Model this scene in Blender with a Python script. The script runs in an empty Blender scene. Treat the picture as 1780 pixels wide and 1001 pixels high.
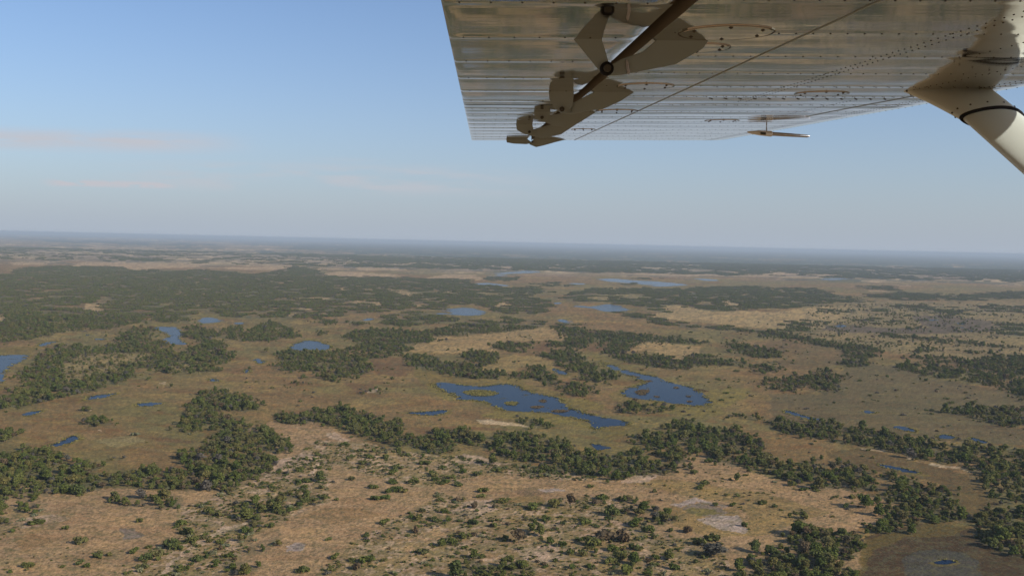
import bpy, math, random
import numpy as np
from mathutils import Vector, Matrix, Euler

random.seed(7)
RNG = np.random.default_rng(11)
S = bpy.context.scene
COL = S.collection

# ------------------------------------------------------------------ camera
FPX, PCX, PCY, H = 1710.0, 890.0, 500.5, 150.0           # focal length in photo pixels, centre, height above ground
ROLL, PITCH = math.atan(0.0225), math.atan(79.0 / FPX)
_X = np.array([1.0, 0, 0]); _F = np.array([0, math.cos(PITCH), -math.sin(PITCH)]); _W = np.array([0, math.sin(PITCH), math.cos(PITCH)])
CR = math.cos(ROLL) * _X + math.sin(ROLL) * _W
CU = -math.sin(ROLL) * _X + math.cos(ROLL) * _W
CF = _F
cam = bpy.data.cameras.new('camera'); cam.sensor_width = 36; cam.lens = 36 * FPX / 1780
cam.clip_start = 0.05; cam.clip_end = 300000
cam_ob = bpy.data.objects.new('camera', cam); COL.objects.link(cam_ob)
M = Matrix.Identity(4)
for i in range(3):
    M[i][0], M[i][1], M[i][2] = CR[i], CU[i], -CF[i]
M.translation = (0, 0, H)
cam_ob.matrix_world = M
S.camera = cam_ob

# ------------------------------------------------------------------ light
SUN_EL, SUN_AZ = math.radians(28), math.radians(119)      # azimuth clockwise from +Y
EXPO, SUN_E, SKY_E = 0.0, 5.0, 0.115
S.view_settings.view_transform = 'Standard'; S.view_settings.look = 'None'
S.view_settings.exposure = EXPO; S.view_settings.gamma = 1
sun_dir = Vector((math.sin(SUN_AZ) * math.cos(SUN_EL), math.cos(SUN_AZ) * math.cos(SUN_EL), math.sin(SUN_EL)))
sl = bpy.data.lights.new('sun', 'SUN'); sl.energy = SUN_E; sl.angle = math.radians(0.5); sl.color = (1, 0.92, 0.80)
so = bpy.data.objects.new('sun', sl); COL.objects.link(so)
so.rotation_euler = sun_dir.to_track_quat('Z', 'Y').to_euler(); so.location = (300, -100, 400)


class NT:
    """small helper to write node trees"""
    def __init__(self, tree):
        self.t = tree; tree.nodes.clear()
    def n(self, kind, **kw):
        nd = self.t.nodes.new(kind)
        for k, v in kw.items():
            if k == 'ins':
                for i, val in v.items():
                    sock = nd.inputs[i]
                    if isinstance(val, bpy.types.NodeSocket): self.t.links.new(val, sock)
                    else: sock.default_value = val
            else: setattr(nd, k, v)
        return nd
    def math(self, op, a, b=0.0, c=None, clamp=False):
        ins = {0: a, 1: b}
        if c is not None: ins[2] = c
        return self.n('ShaderNodeMath', operation=op, use_clamp=clamp, ins=ins).outputs[0]
    def mix(self, f, a, b, blend='MIX'):
        nd = self.n('ShaderNodeMix', data_type='RGBA', blend_type=blend)
        for i, v in ((0, f), (6, a), (7, b)):
            if isinstance(v, bpy.types.NodeSocket): self.t.links.new(v, nd.inputs[i])
            else: nd.inputs[i].default_value = v if i == 0 else ((*v, 1) if len(v) == 3 else v)
        return nd.outputs[2]
    def ramp(self, f, stops):
        nd = self.n('ShaderNodeMapRange', interpolation_type='SMOOTHSTEP', ins={0: f, 1: stops[0], 2: stops[1]})
        return nd.outputs[0]
    def noise(self, vec, scale, detail=3, rough=0.55):
        return self.n('ShaderNodeTexNoise', ins={'Vector': vec, 'Scale': scale, 'Detail': detail, 'Roughness': rough}).outputs['Fac']


world = bpy.data.worlds.new('World'); S.world = world; world.use_nodes = True
w = NT(world.node_tree)
sky = w.n('ShaderNodeTexSky', sky_type='NISHITA', sun_disc=False, sun_elevation=SUN_EL, sun_rotation=SUN_AZ,
          altitude=300, air_density=1.0, dust_density=1.3, ozone_density=2.2)
tc = w.n('ShaderNodeTexCoord')
sep = w.n('ShaderNodeSeparateXYZ', ins={0: tc.outputs['Generated']})
dx, dy, dz = sep.outputs
yy = w.math('MAXIMUM', dy, 0.02)
az = w.math('DIVIDE', dx, yy); el = w.math('DIVIDE', dz, yy)
cv = w.n('ShaderNodeCombineXYZ', ins={0: w.math('MULTIPLY', az, 9.0), 1: w.math('MULTIPLY', el, 70.0), 2: 1.7}).outputs[0]
cv2 = w.n('ShaderNodeCombineXYZ', ins={0: w.math('MULTIPLY', az, 40.0), 1: w.math('MULTIPLY', el, 160.0), 2: 4.2}).outputs[0]
n1 = w.noise(cv, 1.0, 5, 0.6); n2 = w.noise(cv2, 1.0, 4, 0.6)
def band(a0, a1, asoft, e0, e1, esoft):
    f = w.math('MULTIPLY', w.ramp(az, (a0 - asoft, a0 + asoft)), w.math('SUBTRACT', 1.0, w.ramp(az, (a1 - asoft, a1 + asoft))))
    g = w.math('MULTIPLY', w.ramp(el, (e0 - esoft, e0 + esoft)), w.math('SUBTRACT', 1.0, w.ramp(el, (e1 - esoft, e1 + esoft))))
    return w.math('MULTIPLY', f, g)
# thin stratus streak low on the left, faint wisps below it, a row of tiny far cumulus
c1 = w.math('MULTIPLY', band(-0.9, -0.31, 0.07, 0.085, 0.101, 0.008), w.ramp(n1, (0.22, 0.52)))
c1 = w.math('MULTIPLY', c1, 0.85)
c2 = w.math('MULTIPLY', band(-0.36, -0.02, 0.10, 0.048, 0.072, 0.008), w.ramp(n1, (0.38, 0.60)))
c2 = w.math('MULTIPLY', c2, 0.6)
c3 = w.math('MULTIPLY', band(-0.47, -0.345, 0.015, 0.047, 0.053, 0.002), w.ramp(n2, (0.40, 0.52)))
c3 = w.math('MULTIPLY', c3, 0.95)
c4 = w.math('MULTIPLY', band(-0.20, -0.14, 0.03, 0.078, 0.081, 0.003), 0.22)
cl = w.math('MAXIMUM', w.math('MAXIMUM', c1, c2), w.math('MAXIMUM', c3, c4))
elp = w.math('MAXIMUM', el, 0.0)
hzf = w.math('MULTIPLY', w.math('EXPONENT', w.math('MULTIPLY', elp, -8.5)), .93)      # pale dust haze low in the sky
hzf = w.math('MULTIPLY', hzf, w.ramp(dy, (-.3, .3)))
skyb = w.mix(1.0, sky.outputs[0], (.90, 1.0, 1.18), 'MULTIPLY')
skyb = w.mix(hzf, skyb, (3.68, 4.2, 5.0))
skyc = w.mix(cl, skyb, (4.7, 4.7, 5.1))
bg = w.n('ShaderNodeBackground', ins={0: skyc, 1: SKY_E})
wo = w.n('ShaderNodeOutputWorld', ins={0: bg.outputs[0]})


# ------------------------------------------------------------------ helpers
def tag(o, label=None, cat=None, group=None, kind=None):
    if label:
        o['label'] = label
    if cat: o['category'] = cat
    if group: o['group'] = group
    if kind: o['kind'] = kind
    return o


def mesh_ob(name, verts, faces, mat=None, parent=None, smooth=False, link=True):
    me = bpy.data.meshes.new(name)
    me.from_pydata([tuple(v) for v in verts], [], [tuple(f) for f in faces])
    if mat: me.materials.append(mat)
    if smooth: me.polygons.foreach_set('use_smooth', [True] * len(me.polygons))
    me.update()
    o = bpy.data.objects.new(name, me)
    if link: COL.objects.link(o)
    if parent: o.parent = parent
    return o


def quads_mesh(name, V, mats=None, mi=None):
    """V: (n,4,3) array of quads -> mesh, fast"""
    n = len(V)
    me = bpy.data.meshes.new(name)
    me.vertices.add(n * 4); me.vertices.foreach_set('co', V.reshape(-1).astype(np.float32))
    me.loops.add(n * 4); me.loops.foreach_set('vertex_index', np.arange(n * 4, dtype=np.int32))
    me.polygons.add(n); me.polygons.foreach_set('loop_start', np.arange(0, n * 4, 4, dtype=np.int32))
    me.update(calc_edges=True)
    for m in mats or []: me.materials.append(m)
    if mi is not None: me.polygons.foreach_set('material_index', mi.astype(np.int32))
    return me


def new_mat(name):
    m = bpy.data.materials.new(name); m.use_nodes = True
    return m, NT(m.node_tree)


def srgb(c):
    c = np.asarray(c, float) / 255.0
    return np.where(c <= 0.04045, c / 12.92, ((c + 0.055) / 1.055) ** 2.4)


# value noise -------------------------------------------------------
_tab = RNG.random((256, 256))
def vnoise(x, y, seed=0):
    x = x + seed * 37.17; y = y + seed * 91.7
    xi = np.floor(x).astype(np.int64); yi = np.floor(y).astype(np.int64)
    fx = x - xi; fy = y - yi
    fx = fx * fx * (3 - 2 * fx); fy = fy * fy * (3 - 2 * fy)
    a = _tab[xi & 255, yi & 255]; b = _tab[(xi + 1) & 255, yi & 255]
    c = _tab[xi & 255, (yi + 1) & 255]; d = _tab[(xi + 1) & 255, (yi + 1) & 255]
    return (a * (1 - fx) + b * fx) * (1 - fy) + (c * (1 - fx) + d * fx) * fy
def fbm(x, y, seed=0, octv=4, gain=0.5):
    s = 0; a = 1; t = 0
    for k in range(octv):
        s = s + a * vnoise(x * 2 ** k, y * 2 ** k, seed + k * 3.3); t += a; a *= gain
    return s / t
def sstep(x, a, b):
    t = np.clip((x - a) / (b - a), 0, 1); return t * t * (3 - 2 * t)


# ------------------------------------------------------------------ map of the land
# Outlines are written in the frame of eight overlapping map tiles, then laid on the flat ground.
TILES = {1: (0, 460, .25), 2: (445, 460, .25), 3: (890, 460, .25), 4: (1335, 460, .25),
         5: (0, 710, .29066), 6: (445, 710, .29066), 7: (890, 710, .29066), 8: (1335, 710, .29066),
         11: (0, 380, .25), 12: (445, 390, .25), 13: (890, 400, .25), 14: (1335, 410, .25),
         27: (600, 660, .3407), 0: (0, 0, 1.0)}
def P(tile, s):
    ox, oy, k = TILES[tile]
    a = np.array([[float(v) for v in q.split(',')] for q in s.split()])
    return a * k + (ox, oy)


def px_to_ground(px, py):
    px = np.asarray(px, float); py = np.asarray(py, float)
    d = ((px - PCX) / FPX)[..., None] * CR - ((py - PCY) / FPX)[..., None] * CU + CF
    t = -H / np.minimum(d[..., 2], -1e-4)
    return d[..., 0] * t, d[..., 1] * t
def ground_to_px(X, Y):
    v = np.stack([X, Y, np.full_like(X, -H)], -1)
    z = v @ CF
    return PCX + FPX * (v @ CR) / z, PCY - FPX * (v @ CU) / z


def inside(poly, x, y):
    r = np.zeros(x.shape, bool)
    n = len(poly)
    for i in range(n):
        x0, y0 = poly[i]; x1, y1 = poly[(i + 1) % n]
        if y0 == y1: continue
        c = ((y0 > y) != (y1 > y)) & (x < (x1 - x0) * (y - y0) / (y1 - y0) + x0)
        r ^= c
    return r


class Map:
    """points of the land and the warped coordinates in which the outlines are tested"""
    def __init__(self, X, Y):
        self.X, self.Y = X, Y
        self.px, self.py = ground_to_px(X, Y)
        b = H / Y
        self.b = b
        self.u = X / Y * FPX; self.v = FPX * np.log(b)          # locally even on the ground
        w1 = fbm(self.u / 46, self.v / 46, 1, 4, 0.6) - .5; w2 = fbm(self.u / 46, self.v / 46, 2, 4, 0.6) - .5
        self.wx = self.px + 26 * w1; self.wy = self.py + 26 * w2 * np.minimum(b * 1.2, .5)
    def mask(self, polys, soft=False):
        r = np.zeros(self.X.shape, bool)
        for p in polys:
            x0, y0 = p.min(0) ; x1, y1 = p.max(0)
            bb = np.nonzero((self.wx >= x0) & (self.wx <= x1) & (self.wy >= y0) & (self.wy <= y1))[0]
            if len(bb): r[bb] |= inside(p, self.wx[bb], self.wy[bb])
        return r


# woods: (key, density, outline)
WOODS = [
 ('farwood', .85, P(1, '0,80 200,20 400,10 560,15 800,15 900,40 960,50 1030,35 1150,50 1260,40 1400,35 1780,70 2010,30 2040,10 2200,40 2240,70 2380,80 2780,90 2980,100 3230,100 3280,150 3380,140 3560,160 3720,155 3790,190 3640,220 3760,245 3800,240 3810,280 3800,330 3690,350 3620,330 3560,340 3430,330 3420,300 3280,280 3120,290 3100,320 2880,310 2660,330 2480,340 2340,360 2160,375 1910,370 1780,382 1500,357 1520,330 1400,310 1340,290 1310,290 1350,370 1280,400 1100,402 1080,370 980,360 980,310 970,400 920,430 700,445 500,465 400,480 250,510 100,535 0,545 -900,640 -900,60')),
 ('westbelt', .95, P(5, '-200,330 0,270 80,260 160,250 240,260 330,250 400,330 520,310 600,350 560,390 700,390 830,370 960,380 1120,380 1040,300 1120,260 1270,250 1210,210 1300,150 1340,140 1280,130 1100,150 1010,120 1100,80 1130,0 1180,-60 1250,-100 1400,-100 1500,-60 1550,-20 1560,10 1450,20 1340,10 1330,40 1500,100 1600,130 1740,210 1750,240 1670,270 1660,330 1610,380 1540,430 1480,440 1390,500 1300,510 1100,480 800,490 640,470 520,510 420,520 380,500 200,530 110,540 60,510 0,580 -200,600')),
 ('westscrub', .4, P(5, '-100,480 0,480 270,560 280,610 150,640 0,700 -100,720')),
 ('panclump', .85, P(5, '640,550 760,520 850,540 1080,540 1100,570 1060,600 880,600 720,580')),
 ('panclump', .8, P(5, '-60,600 0,630 60,640 70,690 0,720 -60,720')),
 ('midbelt', .97, P(6, '340,10 420,0 500,-10 600,10 700,40 780,80 880,75 860,110 900,150 1000,170 1060,170 1100,130 1250,125 1320,170 1420,140 1531,150 1600,130 1700,170 1850,200 1880,240 2000,290 2200,280 2240,260 2330,230 2230,180 2290,150 2400,170 2430,120 2560,60 2640,70 2640,120 2740,110 2850,130 3000,190 3062,260 3100,310 3250,340 3350,300 3420,330 3560,330 3680,380 3800,400 3960,430 4000,470 4150,480 4160,560 4220,620 4300,660 4150,680 4000,680 3900,740 3700,740 3680,700 3760,640 3720,590 3780,580 3740,540 3660,500 3520,480 3250,480 3230,440 3062,400 2900,370 2760,330 2650,270 2590,260 2560,320 2590,360 2480,400 2300,400 2160,430 2100,400 1900,390 1800,400 1640,400 1620,370 1750,330 1531,310 1480,300 1400,250 1250,210 1180,270 1060,280 980,240 900,220 850,250 780,210 650,190 560,130 480,120 400,80 370,50')),
 ('midbelt', .95, P(6, '110,60 200,20 300,20 370,60 380,80 290,90 220,110 130,80')),
 ('trackclump', .8, P(6, '-20,560 130,530 240,510 270,560 250,600 180,640 60,620 -60,640 -100,600')),
 ('trackclump', .75, P(5, '1380,700 1450,640 1531,620 1580,680 1500,740 1430,740')),
 ('trackclump', .8, P(6, '-20,840 60,790 120,770 130,800 60,860 -20,900')),
 ('trackclump', .7, P(5, '1300,920 1500,910 1540,970 1400,995 1330,960')),
 ('trackclump', .6, P(5, '1440,790 1520,750 1530,860 1440,880')),
 ('gladegrove', .97, P(7, '640,540 700,530 780,560 850,600 960,640 970,670 900,700 980,740 900,760 860,700 780,690 700,610')),
 ('bottomgrove', .95, P(8, '0,880 60,800 250,700 330,730 500,740 560,790 590,830 500,900 520,1001 540,1150 -250,1150 -250,1001 -100,900')),
 ('bottomgrove', .9, P(8, '140,690 170,600 225,600 235,690')),
 ('lowgrove', .9, P(6, '1190,950 1300,880 1360,920 1430,950 1430,1100 1150,1100')),
 ('lowgrove', .9, P(6, '1470,900 1600,900 1660,950 1670,1100 1460,1100')),
 ('eastbelt', .88, P(8, '30,80 120,70 200,110 330,70 420,120 560,130 620,130 680,140 790,170 950,180 1030,190 1030,250 1100,250 1220,220 1400,230 1531,260 1900,330 2000,950 1531,900 1340,830 1250,780 1240,700 1280,600 1400,560 1300,500 1280,450 1180,400 1210,380 1100,340 950,300 870,310 830,280 740,260 560,220 380,200 200,165 60,150')),
 ('eastwood', .9, P(8, '1020,20 1100,0 1300,-10 1531,0 1900,40 1900,220 1531,130 1300,80 1150,40')),
 ('eastwood2', .9, P(4, '890,710 970,690 1060,720 1130,720 1100,690 1290,740 1380,690 1480,650 1600,640 1700,640 1780,640 2300,640 2300,1000 1780,950 1700,880 1560,850 1300,800 1100,770 930,740')),
 ('eastscrub', .4, P(4, '950,640 1100,640 1300,650 1400,680 1290,740 1100,690')),
 ('longbelt', .9, P(3, '740,330 900,340 1000,370 1100,390 1250,410 1400,420 1600,440 1780,460 1880,480 2030,510 2180,530 2280,570 2360,550 2480,570 2540,600 2520,640 2460,670 2400,670 2330,640 2260,580 2030,550 1880,520 1780,508 1700,470 1500,460 1300,440 1100,440 1000,420 940,380 800,370')),
 ('longbelt', .6, P(4, '470,690 520,670 640,680 710,700 700,730 560,720')),
 ('longbelt', .7, P(4, '100,440 130,400 250,390 390,380 390,400 280,430 260,460 110,470')),
 ('savanna', .35, P(4, '440,390 600,385 740,380 900,365 920,410 800,410 640,400 460,395')),
 ('savanna', .5, P(4, '700,470 900,490 1150,510 1400,540 1640,570 1900,580 1900,592 1500,570 1200,535 800,505')),
 ('savanna', .9, P(4, '1560,430 1640,410 1900,420 1900,500 1600,490')),
 ('savanna', .85, P(4, '690,210 800,205 960,190 1200,210 1400,215 1560,190 1640,200 1700,185 1900,190 1900,240 1640,235 1500,250 1200,250 1100,240 960,250 800,240')),
 ('savanna', .85, P(4, '680,150 860,150 920,190 850,185 700,170')),
 ('savanna', .4, P(4, '880,280 1000,290 1300,290 1400,310 1380,360 1250,360 1130,330 950,310')),
 ('savanna', .3, P(4, '1540,280 1900,290 1900,330 1670,340 1500,320')),
 ('savanna', .6, P(4, '390,310 620,320 620,335 400,325')),
 ('savanna', .7, P(4, '730,300 830,310 800,330 740,325')),
 ('savanna', .7, P(4, '1020,580 1110,570 1120,610 1030,615')),
 ('savanna', .9, P(4, '610,260 640,240 670,255 650,270 620,272')),
 ('island', .92, P(3, '380,230 430,190 500,180 600,160 700,170 900,160 1200,170 1400,155 1700,150 1780,160 2080,165 2230,200 2350,230 2340,260 2180,270 2030,290 1880,310 1780,300 1600,310 1560,330 1400,320 1200,290 1000,275 1090,330 1020,332 900,300 840,280 700,260 500,262 400,250')),
 ('middle', .85, P(2, '580,510 700,460 900,450 1000,460 1140,470 1300,450 1450,400 1650,380 1780,370 1910,380 2080,410 2230,410 2280,460 2480,465 2680,490 3030,520 3180,540 3030,552 2780,545 2660,540 2580,575 2640,620 2680,640 2740,620 2880,660 3000,680 3020,630 3180,640 3250,660 3420,680 3380,700 3180,710 3080,700 2980,730 2780,720 2630,690 2530,660 2420,620 2420,570 2480,540 2330,530 2280,580 2180,600 2160,580 2030,570 2160,520 2140,480 2030,430 1910,440 1780,465 1500,480 1350,500 1170,500 1280,530 1150,545 1000,550 1080,600 1000,620 900,650 800,660 760,700 810,715 760,770 700,790 600,820 480,800 440,760 340,740 200,740 90,725 200,680 160,620 250,590 300,610 450,610 600,590 740,570 780,545 700,540')),
 ('pondbelt', .95, P(2, '1000,640 1100,620 1250,650 1400,690 1480,700 1520,740 1680,740 1780,770 1890,780 1910,700 2000,720 2010,770 2100,800 2180,830 2340,850 2360,880 2300,920 2130,880 2030,840 1930,790 1780,790 1600,805 1400,780 1270,760 1250,720 1100,710')),
 ('pondbelt', .95, P(2, '1450,620 1500,600 1690,620 1670,680 1560,710 1480,690 1460,650')),
 ('pondbelt', .7, P(2, '1640,560 1700,540 1780,540 1930,540 1900,610 1780,610 1680,590')),
 ('pondgrove', .97, P(3, '180,640 380,590 440,610 500,640 560,710 700,740 760,790 650,830 480,800 460,740 330,700 310,660')),
 ('westisland', .9, P(1, '160,760 180,720 280,680 320,600 420,560 560,570 820,560 860,500 840,480 920,440 1040,450 1050,500 1040,550 1100,530 1200,590 1190,620 1300,600 1400,560 1420,530 1520,530 1570,580 1600,650 1540,700 1460,710 1560,740 1200,750 940,720 930,780 850,820 600,890 350,940 160,990 0,1010 -200,1050 -200,950 0,920 150,880 250,860 160,800')),
 ('islets', .85, P(1, '1290,500 1310,430 1360,430 1500,480 1520,500 1400,520')),
 ('islets', .8, P(1, '1530,450 1600,430 1680,440 1650,490 1700,480 1780,440 1860,400 1960,420 2060,490 2030,510 1880,530 1680,530 1580,510')),
 ('islets', .75, P(2, '890,370 960,340 1100,330 1400,370 1390,400 1200,410 1000,430 870,410')),
 ('islets', .75, P(2, '600,395 700,385 860,410 700,420')),
 ('islets', .75, P(2, '400,400 480,385 540,400 480,420')),
 ('islets', .6, P(2, '420,480 460,465 490,490 440,495')),
 ('islets', .8, P(3, '1470,550 1560,540 1700,580 1780,590 1860,610 1870,650 1700,650 1560,620')),
 ('islets', .7, P(3, '1640,710 1780,690 1880,720 1870,750 1780,760 1660,740')),
 ('islets', .75, P(4, '-40,820 0,800 150,790 300,760 380,730 440,750 520,800 500,850 560,860 400,890 300,870 150,880 0,870 -60,860')),
 ('reedislet', .45, P(3, '640,960 760,960 860,950 1040,990 1150,1010 1000,1030 700,1000')),
 ('reedislet', .7, P(7, '590,0 700,10 920,0 900,20 750,35 640,20')),
 ('reedislet', .6, P(7, '20,70 60,50 200,80 280,110 200,125 60,90')),
 ('reedislet', .5, P(7, '1320,50 1420,40 1540,80 1640,120 1600,140 1480,90')),
 ('reedislet', .8, P(5, '500,85 600,60 680,100 540,110')),
 ('reedislet', .6, P(5, '710,95 760,80 780,100')),
 ('reedislet', .4, P(5, '640,310 740,280 750,320')),
 ('reedislet', .9, P(5, '-60,140 0,140 70,130 120,150 80,190 -60,210')),
 ('reedislet', .5, P(5, '490,20 570,5 510,35')),
 ('reedislet', .5, P(2, '700,890 800,880 880,870 840,910 740,915')),
 ('reedislet', .3, P(2, '160,830 380,810 380,840 220,860')),
 ('reedislet', .7, P(2, '310,780 380,775 370,792')),
 ('farstrip', .6, P(13, '-200,325 40,325 50,350 -160,352')),
 ('farstrip', .6, P(13, '150,375 280,362 380,370 400,385 200,390')),
 ('farstrip', .7, P(13, '870,335 930,330 960,342 880,345')),
 ('farstrip', .7, P(13, '770,372 830,368 860,380 790,384')),
]
# openings inside the woods
GAPS = [P(1, '570,300 640,260 710,270 690,320 600,325'), P(1, '540,400 600,380 610,390 560,415'), P(1, '-60,345 60,345 40,400 -60,400'),
        P(1, '730,215 760,200 770,215 740,225'), P(1, '950,265 1020,260 980,270'), P(1, '1410,285 1480,275 1470,290'), P(1, '1620,170 1700,165 1780,180 1700,176'),
        P(2, '340,130 410,130 400,136 350,135'), P(2, '480,155 620,165 630,180 500,170'), P(2, '370,220 520,230 500,242 380,242'), P(2, '620,250 700,250 900,266 900,282 700,276'),
        P(2, '870,162 1000,178 1150,210 1050,220 950,190'), P(2, '1260,183 1400,183 1400,197 1280,202'), P(2, '1170,233 1260,233 1200,246'),
        P(2, '280,300 370,290 360,312 300,317'), P(2, '240,345 290,338 270,362'), P(2, '1640,270 1780,258 1780,290 1700,300'), P(2, '1090,290 1150,280 1140,306'),
        P(3, '1670,228 1700,220 1730,230 1700,240'), P(3, '1450,250 1500,250 1580,280 1500,290'), P(2, '470,60 560,48 800,58 1000,72 980,85 700,80')]
# thinner, grassy middles of wooded islands
THIN = [P(1, '470,690 600,600 800,610 1100,620 1090,650 930,700 900,750 700,780 520,810 430,820 440,760'), P(1, '1180,700 1340,690 1300,725 1190,725'),
        P(3, '510,215 820,200 1000,232 700,242 520,242'), P(2, '80,450 150,440 180,470 110,480')]

WATER = [
 ('great', P(27, '445,30 480,10 560,20 640,30 700,35 790,20 880,25 930,60 1030,80 1110,95 1100,115 1180,160 1300,190 1470,215 1440,235 1350,235 1280,260 1250,240 1260,220 1150,190 1050,170 960,165 870,160 790,155 760,130 680,105 560,105 575,85 500,60'),
    'largest dark blue pond with reed islands, in the middle of the marsh'),
 ('second', P(3, '600,670 700,700 820,740 900,760 1020,780 1050,800 1140,830 1250,850 1330,890 1350,920 1400,970 1300,990 1150,970 1000,950 800,920 750,900 760,870 880,840 940,820 880,790 800,770 720,740 650,710'),
    'dark blue pond with a narrow neck, just right of the largest pond'),
 ('oval', P(2, '250,560 320,530 400,525 470,545 530,570 510,590 450,595 300,595 230,590'), 'oval blue pond on brown marsh left of the middle woods'),
 ('ring', P(2, '1330,345 1380,300 1500,300 1590,320 1600,345 1500,357 1380,350'), 'bright blue pond ringed by dry grass at the edge of the far woods'),
 ('edge', P(1, '-200,640 0,630 100,625 220,630 160,670 90,700 30,740 40,800 0,830 -200,860'), 'blue pond cut by the left edge of the view'),
 ('crook', P(1, '1050,440 1130,430 1250,435 1260,480 1240,530 1320,550 1270,560 1130,545 1110,530 1180,500 1140,470'), 'crooked pale blue pond beside the wooded island on the left'),
 ('upper', P(1, '1390,380 1420,365 1500,370 1550,395 1480,405 1390,410'), 'small pale pond above the crooked pond'),
 ('sliver', P(1, '250,560 300,540 420,530 360,550 270,575'), 'blue sliver of water between far woods and wooded island on the left'),
 ('shore', P(1, '550,945 640,910 740,900 840,890 760,920 650,935'), 'grey blue shallow pool below the wooded island on the left'),
 ('shore2', P(1, '930,970 1000,960 1150,960 1100,980 970,990'), 'grey blue pool right of the shallow pool below the wooded island'),
 ('comet', P(5, '280,220 350,205 390,180 440,155 490,180 450,195 400,215 320,230'), 'deep blue pool with a pointed tail in the brown marsh at lower left'),
 ('comet2', P(5, '130,35 190,15 270,10 230,30 150,50'), 'small grey blue pool above the deep blue pool at lower left'),
 ('dot', P(1, '1690,735 1720,725 1750,745 1700,755'), 'tiny blue pool below the faint marsh pools'),
 ('dot2', P(1, '1440,800 1490,790 1550,810 1480,818'), 'tiny pale pool above the pale mound'),
 ('dot3', P(1, '1750,655 1800,650 1850,685 1790,690'), 'faint marsh pool left of the oval pond'),
 ('crescent', P(6, '880,25 980,20 1060,15 1150,5 1140,25 1080,42 990,40'), 'crescent blue pool on brown marsh at the left of the largest pond'),
 ('notch', P(7, '460,205 520,215 610,235 540,245 510,260 490,240'), 'small blue pool in reeds below the right end of the largest pond'),
 ('slant', P(8, '70,15 130,10 180,30 250,50 330,65 260,68 170,48'), 'slanting blue pool in the olive marsh on the right'),
 ('slant2', P(8, '565,12 610,12 660,28 590,32'), 'very small blue pool right of the slanting pool'),
 ('slant3', P(8, '740,110 780,100 900,130 880,145 800,130'), 'blue pool behind the tree belt on the right'),
 ('slant4', P(8, '1000,165 1050,150 1150,175 1100,182 1020,180'), 'left one of two joined blue pools near the right edge'),
 ('slant5', P(8, '1190,178 1250,175 1330,205 1270,210'), 'right one of two joined blue pools near the right edge'),
 ('trench', P(8, '640,330 700,335 830,360 940,390 850,385 720,360'), 'long dark blue pool between two tree belts on the right'),
 ('fork', P(3, '410,290 480,285 560,295 630,275 700,275 800,300 820,320 740,325 650,330 600,310 520,300'), 'pale blue pond in front of the dark wooded island'),
 ('long', P(3, '600,100 700,95 850,110 1000,115 1200,140 1250,140 1150,150 980,155 860,130 740,125 620,110'), 'long pale blue lake behind the dark wooded island'),
 ('far', P(13, '-240,335 -60,300 0,285 120,280 220,290 150,300 0,300'), 'farthest pale lake under the dark plain'),
 ('far2', P(2, '1490,135 1600,125 1700,135 1780,150 1700,150 1560,140'), 'pale streak of water at the far wood edge'),
 ('far3', P(3, '380,130 460,128 530,135 450,140'), 'thin pale streak of water left of the long lake'),
 ('mid', P(3, '320,380 370,380 410,410 370,405 320,395'), 'small pale pool at the end of the middle woods'),
 ('mid2', P(3, '290,265 340,262 350,272 300,275'), 'tiny pale pool left of the pond by the dark island'),
 ('mid3', P(3, '740,465 800,465 810,475 750,475'), 'tiny grey pool above the middle woods'),
 ('bog', P(4, '470,425 510,415 555,425 530,435 480,435'), 'pale pool at the left end of the brown bog'),
 ('bog2', P(4, '1110,385 1150,380 1190,385 1140,393'), 'pale pool at the top of the brown bog'),
 ('bog3', P(4, '1310,405 1350,405 1380,420 1320,415'), 'upper of the pale pools at the right end of the bog'),
 ('bog4', P(4, '1320,432 1370,435 1350,442'), 'middle of the pale pools at the right end of the bog'),
 ('bog5', P(4, '1380,455 1430,455 1420,465 1390,462'), 'lowest of the pale pools at the right end of the bog'),
 ('haze1', P(13, '1250,335 1380,340 1460,350 1340,355'), 'faint pale pool right of the long lake'),
 ('haze2', P(14, '350,295 550,292 550,305 370,308'), 'faint blue grey pool on the far right plain'),
 ('faint1', P(1, '585,488 615,482 640,488 600,496'), 'tiny faint pool above the sliver of water on the left'),
 ('faint2', P(1, '640,518 700,511 760,520 700,528'), 'faint flat pool right of the sliver of water on the left'),
 ('faint3', P(1, '1620,405 1690,401 1700,412 1640,415'), 'faint small pool right of the upper pale pond'),
 ('faint4', P(2, '740,380 800,369 815,385 760,392'), 'faint grey pool among bushy islands below the far woods'),
 ('faint5', P(2, '1240,338 1330,335 1330,345 1260,347'), 'thin side pool left of the ringed bright pond'),
 ('faint6', P(3, '270,720 330,728 400,758 370,775 290,745'), 'grey pool between the grove and the far shore belt'),
 ('dark', P(8, '985,918 1040,903 1110,906 1135,918 1080,932 1010,930'), 'dark little pool in the reed bed at the bottom right corner'),
]
REEDISLES = [P(27, '590,65 640,52 720,52 780,65 770,77 700,85 640,80'), P(27, '800,122 850,108 890,118 860,134'), P(27, '985,108 1010,100 1035,108 1010,118'),
             P(27, '930,140 980,132 1030,138 980,148'), P(27, '1035,160 1090,152 1150,158 1100,170'), P(27, '1200,205 1240,200 1240,212'),
             P(3, '850,882 900,868 970,870 940,890 920,908 870,905'), P(3, '970,912 1030,915 1010,925'), P(3, '1110,852 1160,850 1150,864'), P(3, '1270,860 1380,880 1290,885'), P(3, '780,770 820,775 900,785 860,772'), P(3, '900,815 980,800 950,822'), P(3, '1200,912 1250,915 1230,922'), P(3, '1215,945 1260,950 1230,960')]

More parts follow.
